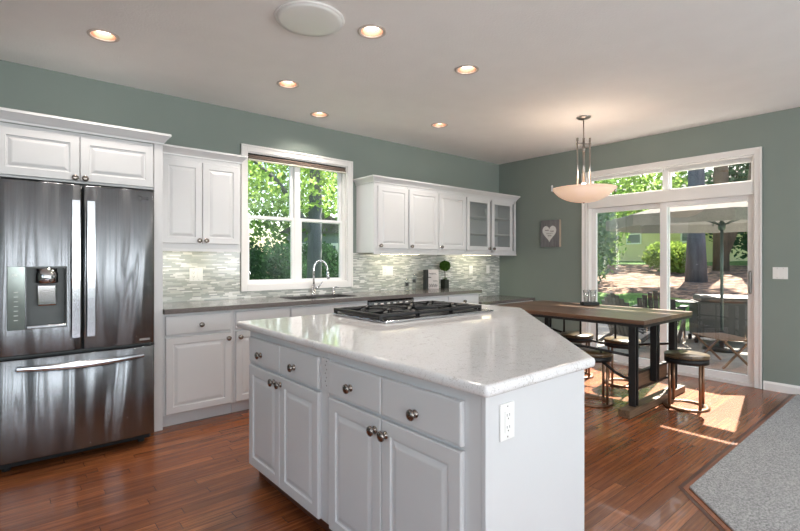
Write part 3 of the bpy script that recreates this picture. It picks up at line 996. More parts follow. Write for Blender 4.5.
# dispenser
dsp = MB()
x0, x1, z0, z1 = DH
dsp.box(x0, x1, .070, .0835, z0, z1); dsp.box(x0 - .001, x0 + .006, -.008, .070, z0, z1); dsp.box(x1 - .006, x1 + .001, -.008, .070, z0, z1)
dsp.box(x0, x1, -.010, .070, z1 - .012, z1 + .001); dsp.box(x0, x1, -.010, .070, z0 - .001, z0 + .012)
dsp = dsp.build('dispenser_recess', M['disp'], ld)
MB().box(x0 + .004, x1 - .004, -.022, .05, z0 + .004, z0 + .02, .003, 1).build('drip_tray', M['steel_flat'], dsp)
MB().lathe([(0, 1.145), (.052, 1.145), (.057, 1.15), (.057, 1.205), (.052, 1.212), (.050, 1.236), (0, 1.236)], 28, T(.252, .010, 0)).build('ice_chute', M['chrome'], dsp)
MB().box(.205, .300, -.002, .02, 1.005, 1.135, .008, 2).build('lever', M['chrome'], dsp)
MB().box(.062, .146, -.0125, -.0045, .868, 1.248, .002, 1).build('control_panel', M['disp_glass'], ld)
cpan = [o_ for o_ in ld.children if o_.name.startswith('control_panel')][0]
for k in range(7): MB().box(.092, .112, -.0132, -.0126, .925 + k * .028, .928 + k * .028).build('panel_mark', M['plastic'], cpan)
MB().box(.090, .108, -.0132, -.0126, 1.195, 1.201).build('display', M['plastic'], cpan)

def text_mesh(s, size, mat, parent, loc, rot, name='lettering', label=None, ext=.0004):
    cu = bpy.data.curves.new(name, 'FONT'); cu.body = s; cu.size = size; cu.extrude = ext; cu.align_x = 'CENTER'; cu.align_y = 'CENTER'
    tmp = bpy.data.objects.new(name, cu); col.objects.link(tmp)
    dg = bpy.context.evaluated_depsgraph_get(); dg.update()
    me = bpy.data.meshes.new_from_object(tmp.evaluated_get(dg))
    bpy.data.objects.remove(tmp); me.materials.clear(); me.materials.append(mat)
    o = bpy.data.objects.new(name, me); o.location = loc; o.rotation_euler = rot
    if parent is not None: o.parent = parent
    if label: o['label'] = label
    col.objects.link(o); return o
text_mesh('LG', .028, M['slot'], rd, (.800, -.0065, 1.712), (PI / 2, 0, 0), 'logo')
mb = MB(); mb.tube([(.765 + .013 * math.cos(2 * PI * k / 20), -.0075, 1.712 + .013 * math.sin(2 * PI * k / 20)) for k in range(20)], .0014, 6, True)
mb.build('logo_ring', M['slot'], rd)
MB().box(.735, .825, -.0085, -.0045, .733, .748, .001, 1).build('badge', M['nickel'], rd)

# ------------------------------------------------------------------ island
IXF = -4.690     # door faces (looking to -x)
TOPZ0, TOPZ1 = .878, .9155
def island_cab(y_start, wd, fronts, label):
    return cabinet('island_cabinet', label, 'cabinet', (IXF, y_start, 0), -PI / 2, wd, .095, .8765, .60, fronts, toe=.075, kickmat=M['toe_board'])
island_cab(-1.795, .870, [('drawer', .030, .421, .698, .842, (.196, .757)), ('drawer', .426, .812, .698, .842, (.584, .757)),
     ('door', .030, .422, .100, .680, (.362, .640)), ('door', .427, .812, .100, .680, (.436, .642))],
     'white island cabinet section farther from the camera with two drawers above two doors')
island_cab(-2.6660, .886, [('drawer', .034, .406, .696, .840, (.206, .757)), ('drawer', .411, .817, .696, .840, (.605, .750)),
     ('door', .034, .406, .100, .680, (.372, .630)), ('door', .411, .817, .100, .680, (.438, .628))],
     'white island cabinet section nearest the camera with two drawers above two doors')
t = thing('kitchen_island', 'white panelled island base with a plain end wall holding an outlet', 'kitchen island', (-4.05, -2.6, 0))
mb = MB(); o_ = Vector((-4.05, -2.6))
PB = [(-4.088, -3.52), (-4.088, -1.795), (-2.745, -1.795), (-2.745, -2.345)]
mb.prism([(x - o_.x, y - o_.y) for x, y in PB], .0006, .8765)
mb.build('island_body', M['white'], t)
mb = MB(); mb.box(-4.672 - o_.x, -4.082 - o_.x, -3.569 - o_.y, -3.5525 - o_.y, .0006, .8765, .0015, 1)
mb.build('end_panel', M['white'], t)
a = Vector((-4.078, -3.563)); b_ = Vector((-2.740, -2.330)); dd = (b_ - a).normalized(); nn = Vector((dd.y, -dd.x))
mb = MB(); mb.prism([tuple(a - o_), tuple(b_ - o_), tuple(b_ + Vector((-.0, .014)) - o_ - dd * .02), tuple(a - o_ + Vector((0, .012)) + dd * .0)], .0006, .8765)
mb.build('angled_panel', M['white'], t)
# pierced ventilation strip between the two banks of doors
t = thing('vent_strip', 'narrow white pierced strip between the two banks of island drawers', 'vent', (IXF, -2.659, 0))
MB().box(.008, .0203, -.034, .034, .70, .845, .001, 1).build('strip', M['white'], t)
mb = MB()
for k in range(7): mb.lathe([(0, .0), (.003, .0), (.003, .001), (0, .001)], 8, T(.0078, -.012 + (k % 2) * .010, .725 + k * .018) @ RY(-PI / 2))
mb.build('pinholes', M['ink'], t)
TP = [(-4.707, -3.603), (-4.062, -3.603), (-2.692, -2.308), (-2.692, -1.665), (-4.707, -1.665)]
def round_poly(poly, r, seg=6):
    out = []
    N = len(poly)
    for i in range(N):
        p = Vector(poly[i]); a = Vector(poly[i - 1]); c = Vector(poly[(i + 1) % N])
        d1 = (a - p).normalized(); d2 = (c - p).normalized()
        ang = d1.angle(d2); tl = min(r / math.tan(ang / 2), .05)
        s0, s1 = p + d1 * tl, p + d2 * tl
        for k in range(seg + 1):
            u = k / seg
            out.append(tuple((s0 * (1 - u) ** 2 + p * 2 * u * (1 - u) + s1 * u * u)))
    return out
b = bmesh.new()
poly = round_poly(TP, .022)
rings = []
cen = Vector((-3.9, -2.4))
def inset(poly, d):
    N = len(poly); res = []
    for i in range(N):
        p = Vector(poly[i]); a = Vector(poly[i - 1]); c = Vector(poly[(i + 1) % N])
        d1 = (p - a).normalized(); d2 = (c - p).normalized()
        n_ = (Vector((-d1.y, d1.x)) + Vector((-d2.y, d2.x))).normalized()
        res.append(tuple(p + n_ * d))
    return res
for ins, z in ((.012, TOPZ0), (.003, TOPZ0 + .003), (0, TOPZ0 + .012), (0, TOPZ1 - .014), (.003, TOPZ1 - .005), (.009, TOPZ1 - .001), (.016, TOPZ1)):
    pp = inset(poly, ins)
    rings.append([b.verts.new((x, y, z)) for x, y in pp])
for A, B in zip(rings, rings[1:]):
    for k in range(len(A)):
        f = b.faces.new((A[k], A[(k + 1) % len(A)], B[(k + 1) % len(A)], B[k])); f.smooth = True
b.faces.new(rings[0][::-1]); b.faces.new(rings[-1])
mb = MB(); mb.merge(b)
tag(mb.build('island_countertop', M['quartz']), 'white speckled quartz island countertop with an angled corner', 'countertop')

def outlet(name, label, cat, loc, rz, gang=1, kind='outlet', vertical=True, wd=None, group=None):
    """face toward -Y"""
    t = thing(name, label, cat, loc, rz, group)
    w_ = (wd or .072 + .046 * (gang - 1))
    MB().box(-w_ / 2, w_ / 2, -.006, -.0003, -.058, .058, .002, 2).build('cover_plate', M['plastic'], t)
    for g_ in range(gang):
        x = (g_ - (gang - 1) / 2) * .046
        if kind == 'outlet' or (kind == 'mixed' and g_ == 0):
            r_ = MB().box(x - .0165, x + .0165, -.0085, -.0062, -.035, .035, .001, 1).build('receptacle', M['plastic'], t)
            mb = MB()
            for zc in (.019, -.019):
                mb.box(x - .0075, x - .0055, -.0088, -.0086, zc - .002, zc + .007); mb.box(x + .0055, x + .0075, -.0088, -.0086, zc - .002, zc + .007)
                mb.lathe([(0, 0), (.0025, 0), (.0025, .0003), (0, .0003)], 8, T(x, -.0085, zc - .009) @ RX(PI / 2))
            mb.build('slots', M['slot'], r_)
        else:
            MB().box(x - .0155, x + .0155, -.0095, -.0062, -.032, .032, .002, 1, T(0, 0, 0)).build('rocker', M['plastic'], t)
        for zc in (.048, -.048): MB().lathe([(0, 0), (.003, 0), (.002, .001), (0, .001)], 8, T(x, -.006, zc) @ RX(PI / 2)).build('screw', M['nickel'], t)
    return t
outlet('wall_outlet', 'white duplex outlet on the plain end panel of the island', 'outlet', (-4.572, -3.5695, .777), 0)
outlet('wall_outlet', 'double plate of outlet and switch on tile near the refrigerator', 'outlet', (-4.435, -.0085, 1.155), 0, 2, 'mixed')
outlet('wall_outlet', 'wide double plate on tile right of the window casing', 'outlet', (-2.19, -.0085, 1.155), 0, 3, 'mixed')
outlet('wall_outlet', 'white outlet plate on tile above the desk, left of the pair', 'outlet', (-.66, -.0085, 1.15), 0)
outlet('wall_outlet', 'white outlet plate on tile above the desk, closest to the room corner', 'outlet', (-.28, -.0085, 1.15), 0)
outlet('light_switch', 'white double rocker light switch on the green wall right of the patio door', 'switch', (-.0005, -3.395, 1.16), -PI / 2, 2, 'switch')

# ------------------------------------------------------------------ cooktop
CTX, CTY = -3.610, -2.055
t = thing('gas_cooktop', 'stainless five burner gas cooktop set into the white island top', 'cooktop', (CTX, CTY, TOPZ1 + .0006))
cw, cd = .98, .56
mb = MB(); mb.box(-cw / 2 + .01, cw / 2 + .02, -cd / 2 - .02, cd / 2, 0, .014, .005, 2); mb.build('pan', M['steel_flat'], t)
MB().box(-cw / 2 + .025, cw / 2 - .055, -cd / 2 + .03, cd / 2 - .02, .0145, .0166, .001, 1).build('burner_tray', M['cast_iron'], t)
gw = .30
for gi in range(3):
    gx = -.325 + gi * .302
    mb = MB()
    x0, x1, y0, y1 = gx - .150, gx + .150, -.238, .245
    h0, h1 = .030, .050
    for yy in (y0, y1): mb.box(x0, x1, yy - .011, yy + .011, h0, h1, .003, 1)
    for xx in (x0, x1): mb.box(xx - .011, xx + .011, y0, y1, h0, h1, .003, 1)
    mb.box(x0, x1, -.008, .008, h0, h1, .003, 1)
    for yc in ((-.118, .118) if gi != 1 else (0.0,)):
        for a in range(4):
            an = a * PI / 2 + (PI / 4 if gi == 1 else PI / 4)
            m_ = T(gx, yc, 0) @ RZ(an)
            mb.box(.03, .145 if gi != 1 else .19, -.010, .010, h0 + .004, h1 + .004, .002, 1, m_)
        mb.box(x0, gx - .03, yc - .006, yc + .006, h0, h1 + .003); mb.box(gx + .03, x1, yc - .006, yc + .006, h0, h1 + .003)
    for xx in (x0, x1):
        for yy in (y0, y1): mb.box(xx - .010, xx + .010, yy - .010, yy + .010, .0165, h1, .002, 1)
    mb.build('grate', M['cast_iron'], t)
for bx_, by_, r in ((-.335, -.118, .036), (-.335, .118, .042), (-.03, 0, .055), (.275, .118, .036), (.275, -.118, .042)):
    bo = MB().lathe([(0, .0165), (r * 1.25, .0165), (r * 1.2, .022), (r, .024), (0, .024)], 20, T(bx_, by_, 0)).build('burner', M['steel_flat'], t)
    MB().lathe([(0, .0245), (r, .0245), (r, .030), (r * .85, .033), (0, .033)], 20, T(bx_, by_, 0)).build('burner_cap', M['cast_iron'], bo)
for k in range(5):
    MB().lathe([(0, .0125), (.014, .0125), (.013, .026), (.011, .028), (0, .028)], 16, T(.472, -.16 + k * .08, .002)).build('knob', M['black'], t)

# ------------------------------------------------------------------ little things on the back counter
CT = .9150
def bottle(x, y, h, r, label, lz):
    t = thing('glass_bottle', label, 'bottle', (x, y, CT), -.6)
    MB().box(-r, r, -r, r, .0, h * .82, .006, 2).build('bottle_body', M['drink_glass'], t)
    MB().box(-r * .35, r * .35, -r * .35, r * .35, h * .82 + .0005, h, .003, 1).build('stopper', M['drink_glass'], t)
    MB().box(-.020, .020, -r - .0015, -r - .0003, lz - .020, lz + .020).build('paper_label', M['label_black'], t)
bottle(-2.02, -.17, .145, .029, 'short clear glass bottle with a square black label on the counter', .078)
bottle(-1.885, -.15, .195, .027, 'taller glass bottle with square black label, right of the short one', .115)
t = thing('book', 'slim black hardback book standing upright left of the small sign', 'book', (-1.668, -.135, CT), -.95)
MB().box(-.021, .021, -.07, .07, 0, .25, .002, 1).build('cover', M['book'], t)
MB().box(-.016, .016, .0702, .0712, .004, .246).build('pages', M['book'], t)
t = thing('small_sign', 'small white board sign with dark script propped on the counter', 'sign', (-1.525, -.12, CT), -.62)
MB().box(-.078, .078, -.012, .012, 0, .25, .002, 1, RX(-.12)).build('board', M['signwhite'], t)
mb = MB()
m_ = RX(-.12)
rs = random.Random(3)
for (zc, amp, x0_, x1_) in ((.195, .012, -.05, .045), (.145, .008, -.06, -.02), (.10, .006, -.0, .06), (.05, .018, -.055, .055), (.03, .012, -.06, .05)):
    pts = []
    for k in range(26):
        u = k / 25
        pts.append((x0_ + (x1_ - x0_) * u, -.0128, zc + amp * math.sin(u * 24 + rs.random()) * (.5 + .5 * rs.random())))
    mb.tube(pts, .0026, 5, m=m_)
mb.build('script', M['ink'], t)
# topiary
def leaf_blob(center, rad, n_, size, mb, rnd, shell=.55, flat=1.0):
    vs = mb.bm.verts; fs = mb.bm.faces
    for _ in range(n_):
        while True:
            p = Vector((rnd.uniform(-1, 1), rnd.uniform(-1, 1), rnd.uniform(-1, 1)))
            if shell < p.length < 1: break
        p = Vector((p.x * rad[0], p.y * rad[1], p.z * rad[2])) + Vector(center)
        q = Quaternion((rnd.gauss(0, 1), rnd.gauss(0, 1), rnd.gauss(0, 1), rnd.gauss(0, 1))).normalized()
        s_ = size * rnd.uniform(.6, 1.3)
        c = [Vector((-.5, 0, 0)), Vector((0, -.32, .1)), Vector((.5, 0, 0)), Vector((0, .32, .1))]
        v4 = [vs.new(p + q @ (k * s_)) for k in c]
        fs.new(v4)
t = thing('topiary', 'round boxwood topiary ball in a square dark pot beneath the wall cabinets', 'potted plant', (-1.335, -.15, CT))
MB().prism([(-.040, -.040), (.040, -.040), (.040, .040), (-.040, .040)], 0, .118, .003, 1).build('pot', M['pot'], t)
MB().tube([(0, 0, .1185), (.004, 0, .15), (0, 0, .25)], .005, 8).build('stem', M['stem'], t)
mb = MB(); mb.lathe([(0, .232), (.034, .239), (.056, .272), (.058, .297), (.048, .330), (.025, .352), (0, .355)], 14)
leaf_blob((0, 0, .295), (.074, .074, .070), 700, .019, mb, random.Random(1), .8)
leaf_blob((0, 0, .128), (.035, .035, .018), 60, .016, mb, random.Random(2), .1)
mb.build('foliage', M['topiary'], t, norm=False)

# ------------------------------------------------------------------ ceiling fixtures
names = ['recessed ceiling light nearest the refrigerator', 'recessed ceiling light halfway between refrigerator and window corner',
         'recessed ceiling light close to the wall above the window', 'recessed ceiling light next to the round ceiling speaker',
         'recessed ceiling light above the middle of the island, right of the speaker one', 'recessed ceiling light farthest from the camera, over the wall cabinets']
proto = None
for (lx, ly), nm in zip(LIGHTS, names):
    if proto is None:
        proto = t = thing('recessed_light', nm, 'ceiling light', (lx, ly, CEIL), 0, 'recessed ceiling lights')
        MB().lathe([(.0715, -.0004), (.092, -.0004), (.092, -.004), (.086, -.007), (.072, -.005), (.0705, -.001), (.0715, -.0004)], 32).build('trim_ring', M['bronze_ring'] if 'bronze_ring' in M else plain('pale_trim_ring', (206, 192, 184), .35, .2), t)
        MB().lathe([(.070, .0), (.060, .06), (.056, .11), (.060, .11), (.071, .0), (.070, .0)], 32).build('reflector', plain('copper_reflector', (178, 140, 120), .35, .5), t)
        MB().lathe([(0, .020), (.030, .021), (.048, .030), (.052, .08), (0, .085)], 24).build('lamp_face', M['bulb'], t)
    else:
        t = copy_tree(proto); t.location = (lx, ly, CEIL); t['label'] = nm
    d = bpy.data.lights.new('recessed_spot', 'SPOT'); d.energy = 40; d.spot_size = math.radians(135); d.spot_blend = .8; d.shadow_soft_size = .05; d.color = (1, .90, .80)
    o = bpy.data.objects.new('recessed_spot', d); o.location = (lx, ly, CEIL - .01); col.objects.link(o)
t = thing('ceiling_speaker', 'round white flush speaker cover on the ceiling', 'speaker', (-4.372, -1.972, CEIL))
MB().lathe([(0, -.0006), (.205, -.0006), (.208, -.005), (.205, -.012), (.196, -.014)], 48).build('rim', M['trim'], t)
MB().lathe([(0, -.0130), (.195, -.0130), (.195, -.016), (.17, -.019), (0, -.020)], 48).build('grille', M['plastic'], t)

# pendant
t = thing('pendant_light', 'pendant light with frosted bowl and nickel rods above the dining table', 'pendant light', (-1.27, -2.05, 0))
MB().lathe([(0, CEIL - .0005), (.068, CEIL - .0005), (.07, CEIL - .006), (.055, CEIL - .02), (.012, CEIL - .028), (0, CEIL - .028)], 28).build('canopy', M['nickel'], t)
mb = MB(); mb.tube([(0, 0, CEIL - .028), (0, 0, 2.42)], .006, 10); mb.lathe([(0, 2.44), (.016, 2.44), (.016, 2.39), (0, 2.385)], 16); mb.tube([(0, 0, 2.39), (0, 0, 2.08)], .011, 12)
mb.build('stem', M['nickel'], t)
BA = math.radians(-40)
for e in (-1, 0, 1):
    x, y = e * .064 * math.cos(BA), e * .064 * math.sin(BA)
    mb = MB(); mb.tube([(x, y, 2.02), (x, y, 2.50)], .0085 if e else .012, 10)
    mb.lathe([(0, 2.50), (.012, 2.50), (.012, 2.53), (0, 2.53)], 10, T(x, y, 0))
    mb.build('rod', M['nickel'], t)
mb = MB(); mb.box(-.075, .075, -.006, .006, 2.465, 2.480, .001, 1, RZ(BA)); mb.box(-.335, .335, -.008, .008, 2.012, 2.024, .001, 1, RZ(BA)); mb.build('crossbar', M['nickel'], t)
for e in (-1, 1):
    MB().box(-.010, .010, -.012, .012, 1.985, 2.045, .002, 1, RZ(BA) @ T(e * .326, 0, 0)).build('bracket', M['nickel'], t)
mb = MB()
prof = []
for k in range(13):
    a = k / 12 * math.radians(72)
    prof.append((.298 * math.sin(a) / math.sin(math.radians(72)), 1.885 + .135 * (1 - math.cos(a)) / (1 - math.cos(math.radians(72)))))
prof = [(r, z - .012) for r, z in prof]
prof += [(.314, 2.010), (.314, 2.015), (.300, 2.013)]
inner = [(r * .975, z + .006) for r, z in prof[:13][::-1]]
mb.lathe(prof + inner[1:], 48)
mb.build('glass_bowl', M['alabaster'], t)
mb = MB(); mb.lathe([(0, 1.862), (.008, 1.866), (.012, 1.876), (.018, 1.882), (.012, 1.8845), (0, 1.8845)], 16); mb.build('finial', M['nickel'], t)
MB().lathe([(0, 2.0), (.03, 2.0), (.034, 2.03), (.018, 2.07), (0, 2.07)], 12).build('bulb', M['bulb'], t)
d = bpy.data.lights.new('pendant_bulb', 'POINT'); d.energy = 12; d.color = (1, .80, .62); d.shadow_soft_size = .08
o = bpy.data.objects.new('pendant_bulb', d); o.location = (-1.27, -2.05, 2.14); col.objects.link(o)

# heart picture on the right wall
t = thing('wall_plaque', 'square grey barn wood plaque with a white heart on the green wall', 'wall art', (-.0005, -.895, 1.652), -PI / 2)
MB().box(-.143, .143, -.042, -.0003, -.185, .185, .002, 1).build('board', M['grey_wood'], t)
MB().box(.1435, .147, -.042, -.0003, -.184, .184).build('pale_edge', M['grey_wood_edge'], t)
pts = []
for k in range(40):
    a = 2 * PI * k / 40
    hx = 16 * math.sin(a) ** 3; hz = 13 * math.cos(a) - 5 * math.cos(2 * a) - 2 * math.cos(3 * a) - math.cos(4 * a)
    pts.append((hx * .0066, hz * .0078 + .012))
h_ = MB().prism(pts, 0, .004, m=T(-.005, -.0425, 0) @ RX(PI / 2)).build('heart', M['heart'], t)
mb = MB()
for zc, x0_, x1_ in ((.045, -.07, -.01), (.03, .01, .065), (0.0, -.05, .05), (-.03, -.03, .03)):
    mb.tube([(x0_ + (x1_ - x0_) * k / 20, -.0472, zc + .010 * math.sin(k * 1.7)) for k in range(21)], .0016, 5)
mb.build('script', M['ink'], h_)

# ------------------------------------------------------------------ dining table
TX0, TX1, TY0, TY1, TZ = -1.875, -.79, -2.885, -1.255, .80
t = thing('dining_table', 'dark wood plank dining table on black iron trestle legs by the patio door', 'table', (0, 0, 0))
t.location = ((TX0 + TX1) / 2, (TY0 + TY1) / 2, 0)
ox, oy = t.location.x, t.location.y
hx_, hy_ = (TX1 - TX0) / 2, (TY1 - TY0) / 2
MB().box(-hx_, hx_, -hy_, hy_, TZ - .034, TZ, .003, 2).build('tabletop', M['table_top'], t)
mb = MB(); z0, z1 = TZ - .058, TZ - .0345
mb.box(-hx_ + .004, hx_ - .004, -hy_ + .004, -hy_ + .03, z0, z1); mb.box(-hx_ + .004, hx_ - .004, hy_ - .03, hy_ - .004, z0, z1)
mb.box(-hx_ + .004, -hx_ + .03, -hy_ + .03, hy_ - .03, z0, z1); mb.box(hx_ - .03, hx_ - .004, -hy_ + .03, hy_ - .03, z0, z1)
mb.build('apron', M['black_iron'], t)
for yc in (-2.745 - oy, -1.395 - oy):
    tf = MB().box(-1.915 - ox, -.70 - ox, yc - .048, yc + .048, .0006, .062, .004, 2).build('foot', M['table_foot'], t)
    for xx in (-1.735, -1.30, -.875):
        mb = MB()
        low = .0625 if xx != -1.30 else .20
        for e in (-.034, .016): mb.box(xx + e - ox, xx + e + .018 - ox, yc - .028, yc + .028, low, TZ - .0585, .002, 1)
        mb.box(xx - .016 - ox, xx + .016 - ox, yc + .006, yc + .018, low + .002, TZ - .059)
        mb.build('leg', M['black_iron'], t)
    MB().box(-1.69 - ox, -.92 - ox, yc + .036, yc + .058, .175, .295, .003, 1).build('cross_board', M['table_foot'], t)
    mb = MB(); mb.box(-1.70 - ox, -.91 - ox, yc + .030, yc + .062, .295, .315); mb.box(-1.70 - ox, -.91 - ox, yc + .030, yc + .062, .155, .175)
    mb.build('cross_bar', M['black_iron'], t)
def curve_bar(x, yz, r=.011): 
    return MB().tube([(x - ox, y - oy, z) for y, z in yz], r, 8)
# far side ladder frame
xf = -.875
ys = [-1.40 - (1.345) * k / 20 for k in range(21)]
arc = [(y, .40 + .09 * min(1, abs((y + 2.0725) / .67)) ** 1.5) for y in ys]
mb = curve_bar(xf, [(y, z) for y, z in arc], .013)
mb.build('side_rail', M['black_iron'], t)
for y in (-1.60, -1.80, -1.99, -2.19, -2.40, -2.58):
    zz = .40 + .09 * min(1, abs((y + 2.0725) / .67)) ** 1.5
    curve_bar(xf, [(y, zz), (y, TZ - .06)], .011).build('rail_bar', M['black_iron'], t)
# near side frame with arch
xn = -1.745
curve_bar(xn, [(-1.40, .50), (-1.75, .505), (-2.33, .502), (-2.74, .478)], .012).build('side_rail', M['black_iron'], t)
arch = [(-2.74, .285), (-2.67, .288), (-2.60, .315), (-2.54, .355), (-2.48, .390), (-2.40, .412), (-2.25, .425), (-2.07, .43), (-1.90, .425), (-1.75, .412), (-1.67, .390), (-1.61, .355), (-1.55, .315), (-1.48, .288), (-1.40, .285)]
curve_bar(xn, arch, .013).build('arch_brace', M['black_iron'], t)
for y in (-2.47, -1.68): curve_bar(xn, [(y, .39), (y, .50)], .010).build('rail_bar', M['black_iron'], t)

# stools
def make_stool(loc, label):
    t = thing('stool', label, 'stool', loc, 0, 'round stools around the dining table')
    H_ = .465; R_ = .175
    MB().lathe([(0, H_ - .03), (R_ - .005, H_ - .03), (R_, H_ - .025), (R_, H_ - .006), (R_ - .006, H_), (0, H_)], 40).build('seat', M['seat_wood'], t)
    MB().lathe([(R_ - .02, H_ - .075), (R_ - .003, H_ - .075), (R_ - .003, H_ - .0305), (R_ - .02, H_ - .0305), (R_ - .02, H_ - .075)], 40).build('seat_band', M['black_iron'], t)
    for k in range(4):
        a = PI / 4 + k * PI / 2 + .2
        c, s = math.cos(a), math.sin(a)
        mb = MB()
        mb.tube([((R_ - .014) * c, (R_ - .014) * s, H_ - .07), ((R_ - .014) * c, (R_ - .014) * s, .0165)], .0115, 10)
        mb.build('leg', M['bronze'], t)
    MB().lathe([(R_ - .045, .0006), (R_ + .004, .0006), (R_ + .004, .016), (R_ - .045, .016), (R_ - .045, .0006)], 40).build('base_ring', M['bronze'], t)
    return t
s0 = make_stool((-1.19, -2.965, 0), 'round wooden stool in the sun patch at the near end of the table')
for loc, lab in (((-1.70, -2.36, 0), 'round stool with dark seat tucked under the near long side of the table'),
                 ((-.85, -2.25, 0), 'round stool under the table on the side nearest the patio door'),
                 ((-.88, -1.76, 0), 'round stool at the far end of the table near the left door edge')):
    s_ = copy_tree(s0); s_.location = loc; s_['label'] = lab; s_.rotation_euler.z = .4
# candle holder tray with glass
t = thing('wooden_tray', 'small dark wooden block tray on the dining table', 'tray', (-.93, -1.935, TZ + .0004), .9)
MB().box(-.055, .055, -.085, .085, 0, .034, .004, 2).build('tray', M['book'], t)
t['label'] = 'small dark wooden block tray holding clear glasses on the dining table'
for k, yy in enumerate((-.037, .037)):
    m_ = T(-.93, -1.935, 0) @ RZ(.9) @ T(0, yy, 0)
    o = MB().lathe([(0, 0), (.026, 0), (.035, .13), (.032, .13), (.023, .006), (0, .006)], 20).build('glass_votive', M['drink_glass'], None, tuple(m_.translation + Vector((0, 0, TZ + .035))))
    tag(o, ['clear flared glass on the tray, farther along the table', 'clear flared glass on the tray, the one nearer the back wall'][k], 'glass')

# ------------------------------------------------------------------ outdoors
GZ = -.13
# terrain east of the house
b = bmesh.new()
def hgt(x, y):
    if x < 4.6: z = GZ
    elif x < 7.2: z = GZ + (x - 4.6) / 2.6 * .62
    elif x < 16: z = GZ + .62 + (x - 7.2) / 8.8 * .60
    else: z = GZ + 1.22 + (x - 16) * .02
    if x > 7.2: z += max(0, -(y + .5)) * .06 * min(1, (x - 7.2) / 3)
    return z
NX, NY = 60, 46
V = {}
for i in range(NX + 1):
    for j in range(NY + 1):
        x = .145 + (48 - .145) * (i / NX) ** 1.5; y = -26 + 56 * j / NY
        V[i, j] = b.verts.new((x, y, hgt(x, y) + (0 if x < 3 else .03 * math.sin(x * 2.1) * math.sin(y * 1.7))))
for i in range(NX):
    for j in range(NY):
        f = b.faces.new((V[i, j], V[i + 1, j], V[i + 1, j + 1], V[i, j + 1])); f.smooth = True
mb = MB(); mb.merge(b)
struct('ground', mb, M['yard'])
mb = MB(); mb.box(-22, .14, .145, 32, -.35, -.2)
struct('ground', mb, M['yard'])
mb = MB(); mb.box(.146, 4.6, -6.5, .9, GZ - .2, GZ + .02)
struct('patio', mb, M['concrete'])

# umbrella
UX, UY = 2.74, -2.16
t = thing('patio_umbrella', 'open tan patio umbrella on a dark pole outside the sliding door', 'umbrella', (UX, UY, GZ + .02))
gz0 = GZ + .02
MB().lathe([(0, .0006), (.25, .0006), (.25, .03), (.22, .05), (.04, .06), (.035, .30), (0, .30)], 32).build('base', M['black_iron'], t)
MB().tube([(0, 0, .06), (0, 0, 2.42)], .022, 12).build('pole', M['pewter'], t)
apex, rim, R_ = 2.50, 2.06, 1.66
mb = MB()
ring = [Vector((R_ * math.cos(PI / 4 * k + .35), R_ * math.sin(PI / 4 * k + .35), rim)) for k in range(8)]
for k in range(8):
    A, B = ring[k], ring[(k + 1) % 8]; top = Vector((0, 0, apex))
    a_, b2, c_ = mb.bm.verts.new(A), mb.bm.verts.new(B), mb.bm.verts.new(top)
    mb.bm.faces.new((a_, b2, c_))
    d1, d2 = mb.bm.verts.new(A + Vector((0, 0, -.16))), mb.bm.verts.new(B + Vector((0, 0, -.16)))
    mb.bm.faces.new((a_, d1, d2, b2))
mb.build('canopy', M['canvas'], t)
for k in range(8):
    A = ring[k]
    rb = MB().tube([(0, 0, apex - .02), tuple(A + Vector((0, 0, -.02)))], .009, 6).build('rib', M['pewter'], t)
    MB().tube([(0, 0, 1.93), tuple(Vector((A.x * .5, A.y * .5, (apex + rim) / 2 - .02)))], .007, 6).build('strut', M['pewter'], rb)
MB().lathe([(0, 1.86), (.04, 1.86), (.05, 1.90), (.05, 1.96), (.03, 1.99), (0, 1.99)], 16).build('runner_hub', M['pewter'], t)

def adirondack(loc, rz, label):
    t = thing('patio_chair', label, 'chair', loc, rz, None)
    mb = MB()
    for k in range(7):
        y = -.27 + k * .085
        hh = .92 - .035 * abs(k - 3) ** 1.3
        mb.box(-.009, .009, y, y + .077, .18, hh, .004, 1, T(.22, 0, 0) @ RY(.32) @ T(0, .0, 0))
    mb.box(.012, .03, -.27, .32, .45, .52, 0, 1, T(.22, 0, 0) @ RY(.32))
    mb.build('backrest', M['graphite'], t)
    mb = MB()
    for k in range(5): mb.box(-.33 + k * .11, -.23 + k * .11, -.27, .32, .36 - k * .025, .378 - k * .025, .003, 1)
    mb.build('seat', M['graphite'], t)
    for s in (-1, 1):
        yy = .025 + s * .34
        MB().box(-.36, .38, yy - .06, yy + .06, .56, .58, .004, 1).build('armrest', M['graphite'], t)
        MB().box(-.33, -.24, yy - .014 , yy + .014, .0, .56).build('leg', M['graphite'], t)
        MB().tube([(.50, yy, .03), (.0, yy, .26), (-.25, yy, .37)], .03, 6).build('leg', M['graphite'], t)
    return t
c0 = adirondack((2.15, -1.12, gz0), 2.75, 'dark slatted patio chair beyond the door, leftmost of the group')
for loc, rz, lab in (((3.25, -1.05, gz0), 3.35, 'dark slatted patio chair next to the door meeting frame, right of the other patio chair'),):
    c = copy_tree(c0); c.location = loc; c.rotation_euler.z = rz; c['label'] = lab
# low folding teak table with crossed legs
t = thing('folding_table', 'low teak folding table with crossed legs on the patio by the door glass', 'table', (1.45, -2.52, gz0 + .01), .9)
mb = MB()
for k in range(6): mb.box(-.30, .30, -.21 + k * .072, -.15 + k * .072, .37, .385, .002, 1)
mb.build('table_top', M['teak'], t)
for sx_ in (-1, 1):
    for sg in (-1, 1):
        MB().box(-.014, .014, -.011, .011, -.245, .245, .002, 1, T(sx_ * (.26 - .015 * sg), 0, .187) @ RX(sg * .80)).build('leg', M['teak'], t)
